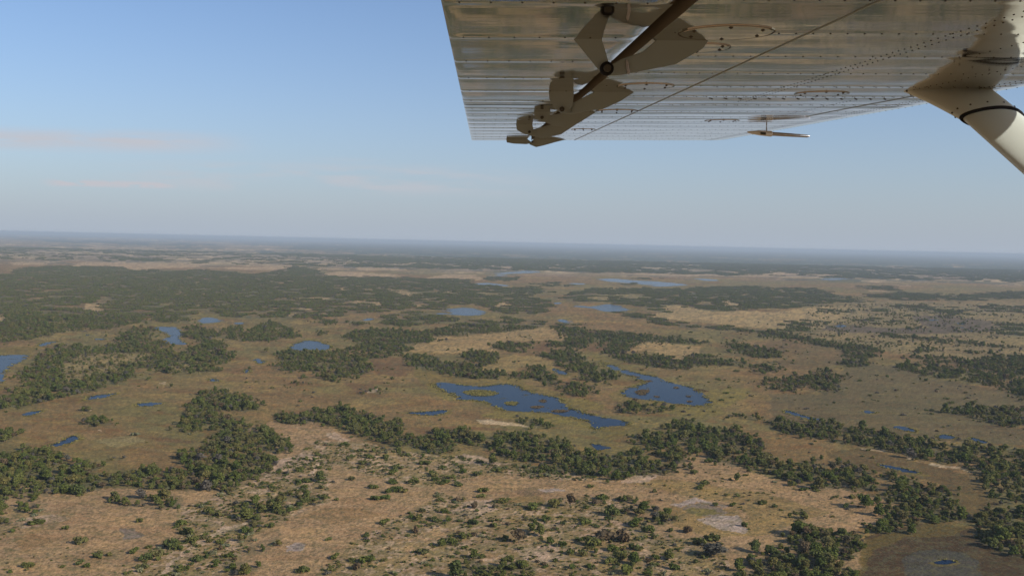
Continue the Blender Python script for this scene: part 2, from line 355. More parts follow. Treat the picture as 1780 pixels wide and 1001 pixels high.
# scrub: (key, plants per m2, outline)
SCRUB = [
 ('track', .030, P(5, '1050,600 1300,520 1531,430 1700,330 1900,180 1981,200 1981,470 1961,560 1631,700 1531,760 1431,870 1331,1100 600,1100 900,850 1050,800')),
 ('glade', .020, P(6, '250,1100 600,780 950,600 1100,500 1250,560 1531,560 1700,560 1991,520 2181,540 2381,740 2531,780 2781,800 2900,1100')),
 ('pan', .0035, P(5, '-300,820 900,850 900,1100 -300,1100')),
 ('pan', .006, P(5, '-300,560 250,600 500,600 300,720 0,830 -300,850')),
 ('upper', .022, P(6, '450,200 650,200 900,260 1200,290 1531,330 1400,400 1000,470 650,400 450,330')),
 ('clear', .0022, P(7, '640,400 1080,350 1400,380 1950,500 2100,580 1990,680 1700,650 1500,720 1100,740 950,640')),
 ('skirt', .030, P(7, '-100,310 300,360 640,395 640,440 200,420 -150,400')),
 ('east', .006, P(8, '200,480 700,560 740,600 560,640 500,740 620,760 760,650')),
]
# plants one can tell apart: (tile, x, y, width in m, height in m, kind)   kind t tree, s shrub, g grey leafless
MARKED = [(6, 1415, 335, 6.5, 8.5, 't'), (8, 580, 595, 10, 9, 't'), (8, 650, 568, 5, 5, 't'), (8, 660, 640, 8, 7, 't'), (7, 1348, 432, 5, 5.5, 't'), (7, 350, 585, 8, 8, 'b'),
 (6, 380, 435, 7, 7, 't'), (7, 170, 760, 6.5, 7, 't'), (7, 115, 735, 5, 5, 't'), (7, 620, 430, 7, 7, 't'), (7, 730, 930, 7, 6, 't'), (7, 935, 900, 7, 5, 't'), (7, 1190, 880, 16, 7, 'g'), (7, 1450, 855, 7, 6, 't'), (7, 40, 800, 8, 7, 'b'),
 (6, 700, 475, 7, 2.6, 's'), (6, 840, 490, 9, 3, 's'), (6, 890, 500, 7, 3, 's'), (6, 710, 545, 7, 3, 's'), (6, 765, 540, 7, 3.2, 's'), (6, 790, 505, 5, 3, 's'), (6, 820, 445, 8, 2.6, 's'), (6, 940, 445, 8, 3.4, 's'), (6, 570, 425, 7, 3, 's'), (6, 680, 295, 7, 3, 's'), (6, 780, 295, 7, 3.4, 's'),
 (6, 640, 330, 7, 2.4, 's'), (6, 820, 390, 7, 3, 's'), (6, 850, 358, 9, 2.6, 's'), (6, 1060, 405, 8, 3, 's'), (6, 1010, 335, 9, 3.6, 's'), (6, 1160, 415, 7, 2.6, 's'), (6, 1130, 442, 7, 2.6, 's'), (6, 1210, 460, 7, 2.8, 's'), (6, 1240, 385, 6, 3.4, 's'), (6, 1320, 400, 6, 2.8, 's'),
 (6, 1360, 500, 7, 3.6, 's'), (6, 1340, 530, 6, 2.6, 's'), (6, 1490, 555, 8, 2.6, 's'), (6, 1305, 592, 5, 4.4, 'b'), (6, 1100, 550, 6, 2, 's'), (6, 990, 615, 6, 2.6, 's'), (6, 770, 688, 6, 3.2, 's'), (6, 950, 740, 5, 3.6, 'b'), (6, 1250, 770, 7, 3, 's'), (6, 1300, 690, 7, 3.2, 's'), (6, 280, 975, 7, 3, 's'),
 (6, 1010, 868, 8, 3, 's'), (6, 665, 920, 8, 4, 's'), (6, 610, 960, 6, 3.6, 'b'), (6, 1110, 820, 5, 4, 's'), (6, 1170, 805, 5, 3.6, 's'), (6, 290, 475, 5, 2.6, 's'), (6, 390, 478, 6, 2.6, 's'), (6, 300, 440, 6, 3, 's'), (6, 430, 785, 4, 1.6, 's'), (6, 410, 540, 5, 3, 's'), (6, 340, 555, 5, 2.4, 's'), (6, 480, 548, 3, 1.6, 's'),
 (5, 930, 880, 9, 3, 's'), (5, 805, 862, 5, 3, 's'), (5, 585, 890, 5, 3, 's'), (5, 1020, 830, 8, 5, 's'), (5, 1125, 755, 7, 5, 's'), (5, 1080, 695, 7, 3.2, 's'), (5, 470, 805, 9, 4, 's'), (5, 480, 930, 4, 2.4, 's'), (5, 220, 690, 9, 3, 's'), (5, 520, 945, 4, 2, 's'), (5, 835, 680, 4, 3, 's'), (5, 1255, 630, 6, 4, 's'),
 (5, 1310, 645, 5, 3, 's'), (5, 1070, 845, 5, 3, 's'), (5, 890, 832, 4, 1.6, 's'), (5, 390, 720, 4, 2, 's'), (5, 165, 945, 6, 2.6, 's'), (5, 470, 510, 9, 5, 's'), (5, 650, 880, 4, 2, 's'),
 (7, 230, 800, 5, 3.4, 's'), (7, 440, 690, 7, 3.4, 's'), (7, 205, 670, 6, 3.4, 's'), (7, 970, 958, 6, 3, 's'), (7, 560, 790, 14, 6, 'b'), (7, 650, 790, 11, 6, 'b'), (7, 480, 815, 10, 5, 's'), (7, 730, 840, 6, 4, 's'), (7, 820, 735, 8, 4, 's'), (7, 740, 700, 9, 4.6, 's'), (7, 600, 640, 10, 6, 's'), (7, 240, 585, 9, 5, 's'),
 (7, 1120, 815, 8, 4.6, 's'), (7, 1200, 790, 9, 4.6, 's'), (7, 1170, 322, 6, 3, 's'), (7, 1130, 478, 7, 3, 's'), (7, 1090, 388, 6, 3, 's'), (7, 1280, 520, 5, 1.8, 's'), (7, 1350, 525, 4, 2, 's'), (7, 1500, 570, 6, 3, 's'), (7, 540, 545, 9, 3.4, 's'), (7, 510, 570, 9, 3, 'b'), (7, 470, 470, 5, 2, 's'), (7, 1060, 740, 8, 4, 'b'),
 (7, 640, 900, 7, 5, 's'), (7, 580, 920, 7, 3, 's'), (7, 1215, 580, 4, 2.4, 's'), (7, 300, 820, 5, 3, 's'), (7, 350, 870, 5, 3, 's'), (7, 420, 880, 5, 3, 's'), (7, 680, 985, 8, 5, 's'), (7, 120, 600, 9, 4, 's'), (8, 40, 590, 4, 2, 's'), (8, 215, 490, 6, 2.4, 's'), (8, 140, 460, 7, 3.6, 's'), (8, 500, 535, 7, 2.6, 's')]

# ------------------------------------------------------------------ colours of the land (albedo)
KA = np.array((1.06, 1.10, 1.15))
def alb(r, g, b): return srgb((r, g, b)) / KA
SOIL = [  # (colour, strength, outlines)  painted in this order: soil and grass of different kinds
 (alb(164, 134, 98), .95, [P(0, '-700,850 0,840 120,850 340,850 400,840 470,795 480,750 520,722 560,738 620,760 700,790 760,795 830,800 900,815 1000,825 1080,835 1160,825 1195,788 1260,800 1330,830 1400,840 1480,850 1580,885 1545,910 1500,915 1480,930 1500,945 1490,1001 1500,1300 -700,1300')]),
 (alb(160, 128, 92), .9, [P(6, '-30,100 130,70 250,130 170,160 -30,140')]),
 (alb(136, 118, 76), .6, [q for k, d, q in SCRUB if k in ('glade', 'upper', 'skirt', 'track')]),
 (alb(168, 136, 98), .9, [P(5, '100,690 500,610 900,620 1050,660 1040,740 950,830 600,840 450,800 200,760'), P(6, '450,480 640,440 690,480 690,540 900,530 960,560 830,640 700,700 450,760 200,890 0,920 0,880 130,800 150,700 250,600 430,560'), P(6, '840,820 1100,700 1150,720 1100,790 900,860'), P(6, '1370,860 1440,870 1480,960 1430,990 1360,930')]),
 (alb(150, 118, 78), .7, [P(6, '260,650 450,590 650,590 750,640 500,690'), P(5, '60,770 200,740 330,800 150,850')]),
 (alb(163, 132, 94), .95, [P(6, '1200,420 1531,400 2171,400 2361,420 2561,300 2611,270 2731,330 2931,370 3262,480 3522,480 3762,560 3802,580 3622,600 3562,660 3542,710 3362,680 3282,640 3212,690 3082,650 3062,800 2781,780 2631,740 2511,690 2361,570 2191,500 1991,500 1731,540 1531,580 1300,470')]),
 (alb(140, 118, 66), .6, [P(7, '680,440 1000,420 1500,500 1900,620 1700,690 1500,760 1200,770 960,700 900,600 1000,560 1380,610 1450,760 1300,560 950,500'), P(7, '-100,540 150,520 230,560 0,590'), P(7, '0,600 300,590 460,640 300,690 0,680')]),
 (alb(128, 104, 78), .6, [P(7, '0,490 120,470 260,500 100,530')]),
 (alb(170, 153, 142), .85, [P(7, '940,570 1100,525 1290,575 1280,590 1100,550 1000,590'), P(7, '1090,660 1250,640 1340,640 1420,720 1380,750 1230,715'), P(6, '170,830 250,800 310,810 270,850 180,860'), P(7, '150,480 260,470 330,490 200,500')]),
 (alb(128, 116, 106), .8, [P(7, '1010,590 1100,560 1230,580 1290,620 1200,650 1100,640'), P(6, '190,830 250,810 290,820 230,850'), P(5, '700,720 800,720 860,760 740,780')]),
 (alb(120, 110, 50), .8, [P(7, '1030,600 1080,590 1200,600 1240,630 1100,645')]),
 # marshes
 (alb(72, 56, 38), .95, [P(8, '600,760 900,690 1250,720 1350,820 1531,880 1900,960 1900,1300 500,1300 540,1001 590,850')]),
 (alb(104, 88, 44), .7, [P(8, '560,790 760,740 1000,680 1240,710 1100,760 800,770 620,860 560,1001 530,1001')]),
 (alb(76, 74, 66), .85, [P(8, '820,900 900,850 1000,835 1150,850 1250,900 1300,1100 800,1100')]),
 (alb(96, 78, 48), .8, [P(8, '330,260 560,240 760,280 950,330 1180,400 1290,480 1290,520 1100,480 960,430 800,400 640,370 400,300'), P(8, '1050,460 1300,500 1390,560 1270,620 1240,700 1120,640 1100,520')]),
 (alb(101, 88, 60), .8, [P(4, '560,680 900,700 1100,780 1780,900 2300,980 2300,1150 1780,1120 1300,1100 900,1200 0,1080 0,900 400,900'), P(8, '0,100 330,40 700,120 1000,190 1531,220 1900,300 1900,160 1531,130 1100,60 600,-20 0,0')]),
 (alb(112, 90, 60), .6, [P(4, '0,505 250,550 480,580 560,650 460,700 250,730 90,700 0,600')]),
 (alb(114, 84, 56), .75, [P(2, '800,660 950,640 1090,670 1100,720 1000,780 850,760 800,720'), P(3, '130,570 220,545 280,580 200,610'), P(3, '540,540 680,535 620,600 500,590'), P(27, '0,10 120,20 200,60 60,70'), P(27, '320,240 700,240 900,260 600,250 420,280'), P(5, '900,170 1200,190 1150,210 950,195')]),
 (alb(130, 116, 58), .8, [P(3, '340,940 450,925 600,960 650,1000 560,1010 420,1010'), P(3, '1380,870 1500,850 1650,860 1620,930 1500,990 1400,960 1350,915'), P(27, '440,20 500,60 570,85 560,105 500,95 420,50 400,10'), P(27, '680,170 900,160 1050,175 1250,225 1260,250 1000,215 720,190')] + REEDISLES),
 (alb(146, 134, 92), .6, [P(5, '560,190 800,160 900,190 700,230')]),
 (alb(166, 138, 92), .85, [P(2, '1040,590 1200,510 1500,490 1780,465 1900,450 2010,430 2130,470 2160,520 2080,530 1780,525 1640,550 1700,600 1500,600 1300,620 1200,600 1100,610'), P(3, '830,560 900,540 1100,545 1300,570 1300,620 1220,660 1100,655 950,600 860,600')]),
 (alb(150, 128, 78), .85, [P(2, '1540,720 1700,650 1780,630 1930,630 2100,680 2080,720 1900,690 1780,740 1600,742')]),
 (alb(172, 146, 100), .9, [P(3, '1040,280 1200,290 1400,330 1600,320 1780,330 1980,310 2180,290 2380,280 2480,350 2280,400 2180,440 1880,440 1780,440 1600,430 1400,410 1200,390 1000,370 950,340 1060,330')]),
 (alb(140, 122, 82), .8, [P(4, '500,250 1000,255 1780,262 2300,270 2300,660 1780,640 1400,660 900,620 500,540 250,500 300,450 480,380')]),
 (alb(96, 82, 70), .85, [P(4, '340,450 500,410 800,440 1100,440 1000,360 1200,350 1560,390 1550,470 1250,475 900,480 500,470')]),
 (alb(150, 132, 86), .75, [P(1, '470,690 600,600 800,610 1100,620 1090,650 930,700 900,750 700,780 520,810 430,820 440,760'), P(1, '1180,700 1340,690 1300,725 1190,725'), P(2, '80,450 150,440 180,470 110,480'), P(3, '510,215 820,200 1000,232 700,242 520,242')]),
 (alb(172, 146, 104), .9, GAPS),
 # far straw coloured plains
 (alb(176, 148, 110), .85, [P(11, '420,340 600,300 900,310 1400,315 1380,340 1000,350 940,370 800,335 600,325'), P(11, '1480,345 1650,335 1780,338 1980,325 2340,310 2340,318 2030,337 1930,355 1780,356 1550,350'), P(11, '70,305 300,300 320,320 100,325'),
   P(12, '410,305 630,305 640,316 420,316'), P(12, '690,300 850,300 1030,310 1030,320 700,320'), P(12, '450,345 560,330 700,330 800,345 1000,350 980,367 800,362 480,362'), P(12, '910,272 1050,265 1250,263 1250,276 950,278'), P(12, '730,262 830,262 830,269 730,269'), P(12, '720,213 900,213 890,223 730,223'), P(12, '30,253 180,248 180,258 50,261'), P(12, '570,210 650,210 650,218'),
   P(12, '1180,375 1300,350 1500,350 1600,380 1500,392 1250,387'), P(12, '1640,300 1780,296 2080,296 2130,308 1900,311 1700,309'), P(13, '600,300 900,298 1200,305 1480,310 1480,322 900,311'), P(13, '1500,300 1600,275 1780,280 2030,290 2300,304 2320,320 1880,310 1780,325 1550,322'),
   P(14, '0,240 200,245 180,255 0,262'), P(14, '660,234 860,236 860,246 700,244'), P(14, '940,245 1020,236 1340,254 1330,263 980,252'), P(14, '1540,247 1740,247 1740,257 1560,257'), P(14, '1280,211 1380,211 1380,216 1290,217'), P(14, '690,378 820,376 850,390 720,390'), P(14, '880,345 1000,342 990,352')]),
 (alb(196, 172, 138), .9, [P(8, '550,230 660,240 750,262 700,262 560,240'), P(8, '960,320 1100,340 1170,360 1210,385 1150,365 970,340'), P(8, '820,290 880,300 840,306'), P(27, '685,210 740,205 850,220 1000,250 850,235 700,222'), P(1, '1520,870 1560,852 1590,865 1540,880'), P(1, '1120,825 1160,815 1180,832'), P(2, '780,880 830,860 880,870 820,892'), P(5, '530,10 560,-2 575,3 540,18'), P(5, '740,635 780,625 790,635'), P(5, '580,133 600,128 598,138')]),
 # sandy vehicle track
 (alb(190, 162, 138), .75, [P(5, '60,690 180,640 330,640 420,655 300,690 150,720'), P(6, '1140,320 1240,270 1380,290 1490,330 1380,345 1250,330'), P(6, '1160,620 1240,560 1420,540 1450,600 1300,650'), P(7, '50,830 250,820 330,880 200,930 60,900'), P(7, '640,400 900,395 830,440 660,440'), P(6, '60,330 200,290 330,250 350,300 200,370 60,420')]),
 (alb(202, 174, 146), .9, [P(6, '380,250 400,220 400,270 380,330 360,390 325,390 350,310'), P(6, '400,150 470,140 560,190 520,200 420,170'), P(5, '960,960 1100,850 1280,740 1531,650 1531,670 1290,760 1110,870 980,1000 930,1001')]),
]


def land(X, Y):
    """albedo (n,3), tuft amount, wood cover for points of the ground"""
    m = Map(X, Y)
    n = len(X)
    big = fbm(m.u / 150, m.v / 150, 5, 4); med = fbm(m.u / 42, m.v / 42, 9, 4, .6); fin = fbm(m.u / 11, m.v / 11, 13, 3, .6)
    wbig = fbm(X / 900, Y / 900, 21, 5, .55); wmed = fbm(X / 260, Y / 260, 23, 4, .6)
    base = np.empty((n, 3))
    c_br, c_ol, c_rd, c_ye = alb(134, 107, 68), alb(120, 108, 64), alb(126, 93, 56), alb(144, 122, 72)
    t = sstep(big, .35, .65)[:, None]; base[:] = c_br * (1 - t) + c_ol * t
    t = sstep(med, .52, .72)[:, None] * .7; base = base * (1 - t) + c_rd * t
    t = sstep(fbm(m.u / 60, m.v / 60, 31, 4, .6), .55, .7)[:, None] * .6; base = base * (1 - t) + c_ye * t
    tuft = np.full(n, .55)
    # plains towards the horizon: straw, mauve scrub and dark woodland in patches of real size
    far = sstep(m.b + .016 * (fbm(m.u / 60, m.v / 60, 45, 4) - .5), .034, .027)
    straw, mauve, dark = alb(186, 160, 120), alb(142, 122, 96), np.array((.078, .088, .056))
    az = X / Y
    fx = .55 * fbm(m.u / 110, m.v / 260, 41, 5, .62) + .45 * fbm(m.u / 28, m.v / 60, 43, 4, .65)
    fx = (fx - .5) * 2.2 + .5
    yl = m.wy - .0225 * (m.px - 890)                               # how near the horizon, as seen from the air
    right = .42 + .30 * sstep(yl, 458, 444) + .16 * sstep(yl, 440, 432)
    left = .30 + .18 * sstep(yl, 444, 432) + .32 * sstep(yl, 431, 425)
    tl = sstep(az, -.10, -.28); wood_amt = right * (1 - tl) + left * tl
    fw = sstep(fx, .98 - wood_amt - .05, .98 - wood_amt + .05)
    fcol = straw * (1 - sstep(wmed, .35, .55)[:, None]) + mauve * sstep(wmed, .35, .55)[:, None]
    core = (sstep(m.px, 820, 1000) * (1 - sstep(m.px, 1300, 1650))) * sstep(m.wy - (0.0225 * (m.px - 890)), 449, 443)
    core = np.maximum(core, sstep(m.px, 500, 700) * sstep(m.wy - .0225 * (m.px - 890), 466, 456) * sstep(fbm(X / 500, Y / 500, 47, 4), .36, .46))
    fw = np.maximum(fw, core * (.45 + .45 * sstep(fx, .3, .55)))
    ol = sstep(fbm(m.u / 50, m.v / 90, 48, 3), .42, .6)[:, None] * .7; fcol = fcol * (1 - ol) + alb(122, 110, 78) * ol
    fcol = fcol * (.72 + .56 * vnoise(m.u / 9, m.v / 40, 44))[:, None]
    fcol = fcol * (1 - fw[:, None]) + dark * (.8 + .4 * vnoise(m.u / 14, m.v / 50, 46))[:, None] * fw[:, None]
    base = base * (1 - far[:, None]) + fcol * far[:, None]
    for col, k, polys in SOIL:
        mk = m.mask(polys).astype(float) * k * np.clip(.55 + 1.1 * fin, .4, 1)
        base = base * (1 - mk[:, None]) + col * mk[:, None]
    mk = m.mask([q for k, d, q in SCRUB if k in ('track', 'upper', 'glade', 'skirt')]) * sstep(fbm(m.u / 13, m.v / 13, 63, 4, .65), .50, .62) * .85
    base = base * (1 - mk[:, None]) + alb(184, 156, 128) * mk[:, None]
    mk = m.mask([q for k, d, q in SCRUB if k in ('track', 'upper', 'glade', 'skirt', 'pan')]) * sstep(fbm(m.u / 22, m.v / 22, 65, 4, .65), .52, .62) * .5
    base = base * (1 - mk[:, None]) + alb(122, 112, 72) * mk[:, None]
    # marshy rims of sedge round the pools
    rim = []
    for _, p, _ in WATER:
        c_ = (p.max(0) + p.min(0)) / 2; rim.append(c_ + (p - c_) * (1.22, 1.5))
    mk = m.mask(rim) * (.35 + .55 * fin); base = base * (1 - mk[:, None]) + alb(122, 108, 54) * mk[:, None]
    # small-scale mottling: tussocks, straw, damp hollows, trampled streaks
    k5 = fbm(m.u / 5.5, m.v / 5.5, 51, 3, .65); k9 = fbm(m.u / 19, m.v / 15, 53, 4, .65); k3 = vnoise(m.u / 2.3, m.v / 2.6, 57); k30 = fbm(m.u / 70, m.v / 30, 59, 5, .62)
    near = sstep(m.b, .030, .05)
    t = (sstep(k5, .52, .68) * .55 * near)[:, None]; base = base * (1 - t) + np.array((.085, .080, .036)) * t
    t = (sstep(k9, .54, .68) * .42 * near)[:, None]; base = base * (1 - t) + base * np.array((.72, .80, .66)) * t
    t = (sstep(k30, .52, .66) * .40 * near)[:, None]; base = base * (1 - t) + base * np.array((1.30, 1.22, 1.02)) * t
    t = (sstep(k30, .46, .34) * .40 * near)[:, None]; base = base * (1 - t) + base * np.array((.80, .68, .58)) * t
    base = base * (.70 + .60 * k3)[:, None] * (.86 + .28 * vnoise(m.u / 5, m.v / 4, 58))[:, None]
    cover, key = woods_at(m)
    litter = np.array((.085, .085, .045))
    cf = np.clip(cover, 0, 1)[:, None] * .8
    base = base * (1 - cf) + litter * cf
    # yellow sedge fringe is part of SOIL; bare pans carry little grass
    return base, tuft, cover, far * fw


def woods_at(m):
    """wood cover 0..1 with ragged, thinning edges"""
    n = len(m.X); cover = np.zeros(n); key = np.full(n, -1)
    wx, wy = m.wx, m.wy
    amp = np.minimum(m.b * 1.2, .5)
    for rep, (lam, A_, wt) in enumerate(((30, 0, .4), (16, 22, .3), (9, 34, .3))):
        if rep:
            m.wx = wx + A_ * (fbm(m.u / lam, m.v / lam, 90 + rep, 3, .6) - .5) * 2
            m.wy = wy + A_ * (fbm(m.u / lam, m.v / lam, 95 + rep, 3, .6) - .5) * 2 * amp
        c = np.zeros(n)
        for i, (k, d, poly) in enumerate(WOODS):
            mk = m.mask([poly]); c[mk] = np.maximum(c[mk], d); key[mk & (key < 0)] = i
        c[m.mask(THIN)] *= .25
        c[m.mask(GAPS)] *= .04
        cover += wt * c
    m.wx, m.wy = wx, wy
    h = fbm(m.u / 26, m.v / 26, 61, 4, .6)                    # tongues and holes
    h2 = fbm(m.u / 9, m.v / 9, 67, 3, .6)
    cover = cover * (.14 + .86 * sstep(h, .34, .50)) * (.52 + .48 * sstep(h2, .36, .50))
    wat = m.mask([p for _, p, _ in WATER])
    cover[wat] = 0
    return cover, key


# ------------------------------------------------------------------ ground mesh
AMAX = 0.86
a_c = np.arange(-AMAX, AMAX + 1e-9, .00117 * 1.0)
b_r = np.concatenate([np.array([H / 90000, H / 70000]), np.arange(H / 60000, .05, .00058), np.arange(.05, .44, .0009)])
A, B = np.meshgrid(a_c, b_r)
GY = H / B; GX = A * GY
nr, nc = A.shape
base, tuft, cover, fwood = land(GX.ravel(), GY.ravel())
me = bpy.data.meshes.new('ground')
Yn, Yf, Xs = float(GY.min()), float(GY.max()), 90000.0
extra = np.array([(-Xs, Yf, 0), (Xs, Yf, 0), (-Xs, Yn, 0), (Xs, Yn, 0), (-Xs, -Xs, 0), (Xs, -Xs, 0)])
co = np.concatenate([np.stack([GX.ravel(), GY.ravel(), np.zeros(GX.size)], -1), extra])
nv = nr * nc
idx = np.arange(nv).reshape(nr, nc)
q = np.stack([idx[1:, :-1], idx[1:, 1:], idx[:-1, 1:], idx[:-1, :-1]], -1).reshape(-1, 4)
E0 = nv
loops = [q.ravel()]
starts = list(np.arange(0, len(q) * 4, 4)); tot = len(q) * 4
TL, TR = idx[0, 0], idx[0, -1]; BL, BR = idx[-1, 0], idx[-1, -1]
for poly in ([TL, E0 + 0, E0 + 2, BL], [BR, E0 + 3, E0 + 1, TR], [E0 + 4, E0 + 5, E0 + 3, BR, BL, E0 + 2]):
    loops.append(np.array(poly)); starts.append(tot); tot += len(poly)
loops = np.concatenate(loops).astype(np.int32)
me.vertices.add(len(co)); me.vertices.foreach_set('co', co.reshape(-1).astype(np.float32))
me.loops.add(len(loops)); me.loops.foreach_set('vertex_index', loops)
me.polygons.add(len(starts)); me.polygons.foreach_set('loop_start', np.array(starts, np.int32))
me.update(calc_edges=True)
ca = me.attributes.new('soil', 'FLOAT_COLOR', 'POINT')
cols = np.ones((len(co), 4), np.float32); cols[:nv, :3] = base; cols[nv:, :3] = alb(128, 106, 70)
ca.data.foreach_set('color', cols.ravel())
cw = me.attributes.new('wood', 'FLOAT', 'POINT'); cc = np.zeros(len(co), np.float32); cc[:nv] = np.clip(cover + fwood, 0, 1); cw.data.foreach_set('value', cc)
gm, g = new_mat('savanna_ground')
attr = g.n('ShaderNodeAttribute', attribute_name='soil'); aw = g.n('ShaderNodeAttribute', attribute_name='wood')
pos = g.n('ShaderNodeNewGeometry').outputs['Position']
nA = g.noise(pos, .45, 4, .65); nB = g.noise(pos, .11, 4, .6); nC = g.noise(pos, 1.3, 3, .6); nD = g.noise(pos, .02, 4, .6)
col = attr.outputs['Color']
col = g.mix(g.math('MULTIPLY', g.ramp(nB, (.52, .66)), .42), col, (.125, .105, .045))            # sedge and grass patches
col = g.mix(g.math('MULTIPLY', g.ramp(nA, (.56, .66)), .55), col, (.075, .078, .034))           # small green tussocks
col = g.mix(g.math('MULTIPLY', g.ramp(nC, (.60, .72)), .35), col, (.34, .29, .19))              # dry straw
col = g.mix(1.0, col, g.n('ShaderNodeCombineColor', ins={0: g.math('MULTIPLY_ADD', nD, .5, .75), 1: g.math('MULTIPLY_ADD', nD, .5, .75), 2: g.math('MULTIPLY_ADD', nD, .5, .75)}).outputs[0], 'MULTIPLY')
hgt = g.math('ADD', g.math('MULTIPLY', nA, 1.2), g.math('MULTIPLY', nB, 1.5))
bump = g.n('ShaderNodeBump', ins={'Strength': .7, 'Distance': .8, 'Height': hgt})
pb = g.n('ShaderNodeBsdfPrincipled', ins={'Base Color': col, 'Roughness': .95, 'Specular IOR Level': .1, 'Normal': bump.outputs[0]})
g.n('ShaderNodeOutputMaterial', ins={0: pb.outputs[0]})
me.materials.append(gm)
ground = bpy.data.objects.new('ground', me); COL.objects.link(ground)
tag(ground, 'flat brown and olive floodplain of marsh, sand and dry grass reaching the horizon', kind='structure')

# ------------------------------------------------------------------ ponds
wm, g = new_mat('pond_water')
pos = g.n('ShaderNodeNewGeometry').outputs['Position']
rp = g.noise(pos, .35, 3, .6)
fl = g.ramp(g.noise(pos, .045, 6, .7), (.60, .65))
bump = g.n('ShaderNodeBump', ins={'Strength': .5, 'Distance': .35, 'Height': rp})
wcol = g.mix(g.math('MULTIPLY', fl, .8), (.006, .017, .040), (.075, .07, .035))
wr = g.math('MULTIPLY_ADD', fl, .5, .06)
fr = g.n('ShaderNodeFresnel', ins={'IOR': 1.33, 'Normal': bump.outputs[0]}).outputs[0]
df_ = g.n('ShaderNodeBsdfDiffuse', ins={0: wcol}); gl_ = g.n('ShaderNodeBsdfGlossy', ins={'Color': (.92, .96, 1, 1), 'Roughness': wr, 'Normal': bump.outputs[0]})
amt = g.math('MULTIPLY', g.math('MULTIPLY', fr, g.math('MULTIPLY_ADD', fr, .60, .18)), g.math('MULTIPLY_ADD', fl, -.8, 1.0))         # ripples tilt the mirror: about half of a flat pool's reflection
mxw = g.n('ShaderNodeMixShader', ins={0: amt, 1: df_.outputs[0], 2: gl_.outputs[0]})
g.n('ShaderNodeOutputMaterial', ins={0: mxw.outputs[0]})
def reed_mat(name, c0, c1):
    m, g = new_mat(name)
    pos = g.n('ShaderNodeNewGeometry').outputs['Position']
    n1_ = g.noise(pos, .35, 4, .7); c = g.mix(g.ramp(n1_, (.35, .65)), c0, c1)
    mx_ = g.n('ShaderNodeMixShader', ins={0: .35, 1: g.n('ShaderNodeBsdfDiffuse', ins={0: c}).outputs[0], 2: g.n('ShaderNodeBsdfTranslucent', ins={0: c}).outputs[0]})
    g.n('ShaderNodeOutputMaterial', ins={0: mx_.outputs[0]})
    return m
rm = reed_mat('reed_bed', (.17, .14, .04), (.27, .235, .075))
rm_brown = reed_mat('brown_reed_bed', (.13, .085, .045), (.20, .145, .07))


def outline(poly_px, jag=.25, seed=0):
    """photo-frame outline -> smooth ragged shoreline on the ground"""
    X, Y = px_to_ground(poly_px[:, 0], poly_px[:, 1])
    p = np.stack([X, Y], -1)
    rng = np.random.default_rng(seed + 5)
    for k in range(2):                                     # round the corners first
        nx = np.roll(p, -1, 0); p = np.stack([p * .75 + nx * .25, p * .25 + nx * .75], 1).reshape(-1, 2)
    for k in range(4):                                     # then break the line up
        nx = np.roll(p, -1, 0); L = np.linalg.norm(nx - p, axis=1, keepdims=True)
        nrm = np.stack([(nx - p)[:, 1], -(nx - p)[:, 0]], -1) / np.maximum(L, 1e-6)
        mid = (p + nx) / 2 + nrm * L * rng.normal(0, jag, (len(p), 1))
        p = np.stack([p, mid], 1).reshape(-1, 2)
    return p


def sheet(name, pts, z, mat):
    from mathutils.geometry import delaunay_2d_cdt
    n = len(pts); c = pts.mean(0)
    V2, _, F2, _, _, _ = delaunay_2d_cdt([Vector((x - c[0], y - c[1])) for x, y in pts], [], [list(range(n))], 1, 1e-4)
    o = mesh_ob(name, [(v.x + c[0], v.y + c[1], z) for v in V2], F2, mat)
    for p_ in o.data.polygons:
        if p_.normal.z < 0: p_.flip()
    return o


SHORE = []
for i, (k, poly, label) in enumerate(WATER):
    d = float(px_to_ground(*poly.mean(0))[1])
    ol_ = outline(poly, seed=i)
    tag(sheet('pond', ol_, .10 + d * 2e-5, wm), label, kind='structure')
    if d < 1500:                                           # reeds standing in the shallows and along the bank
        rg = np.random.default_rng(900 + i); nx_ = np.roll(ol_, -1, 0); L_ = np.linalg.norm(nx_ - ol_, axis=1); per = L_.sum()
        pk_ = rg.choice(len(ol_), int(min(5200, per * (4 if k in ('great', 'second') else 1.6))), p=L_ / per)
        q_ = ol_[pk_] + (nx_ - ol_)[pk_] * rg.random((len(pk_), 1)) + rg.normal(0, 3.0 if k in ('great', 'second') else .9, (len(pk_), 2)) * rg.random((len(pk_), 1))
        q_ = q_[fbm(q_[:, 0] / 14, q_[:, 1] / 14, 33, 3) > .46]
        SHORE.append(q_)
def tuft_quads(q, rng, lo, hi):
    n = len(q); a = rng.uniform(0, 6.28, n); w_ = rng.uniform(.35, .9, n); h_ = rng.uniform(lo, hi, n)
    dx_, dy_ = np.cos(a) * w_, np.sin(a) * w_; lean = rng.normal(0, .4, (n, 2))
    b0 = np.stack([q[:, 0] - dx_, q[:, 1] - dy_, np.full(n, .1)], -1); b1 = np.stack([q[:, 0] + dx_, q[:, 1] + dy_, np.full(n, .1)], -1)
    t1 = np.stack([q[:, 0] + dx_ * .8 + lean[:, 0], q[:, 1] + dy_ * .8 + lean[:, 1], h_], -1); t0 = np.stack([q[:, 0] - dx_ * .8 + lean[:, 0], q[:, 1] - dy_ * .8 + lean[:, 1], h_ * .9], -1)
    return np.stack([b0, b1, t1, t0], 1)
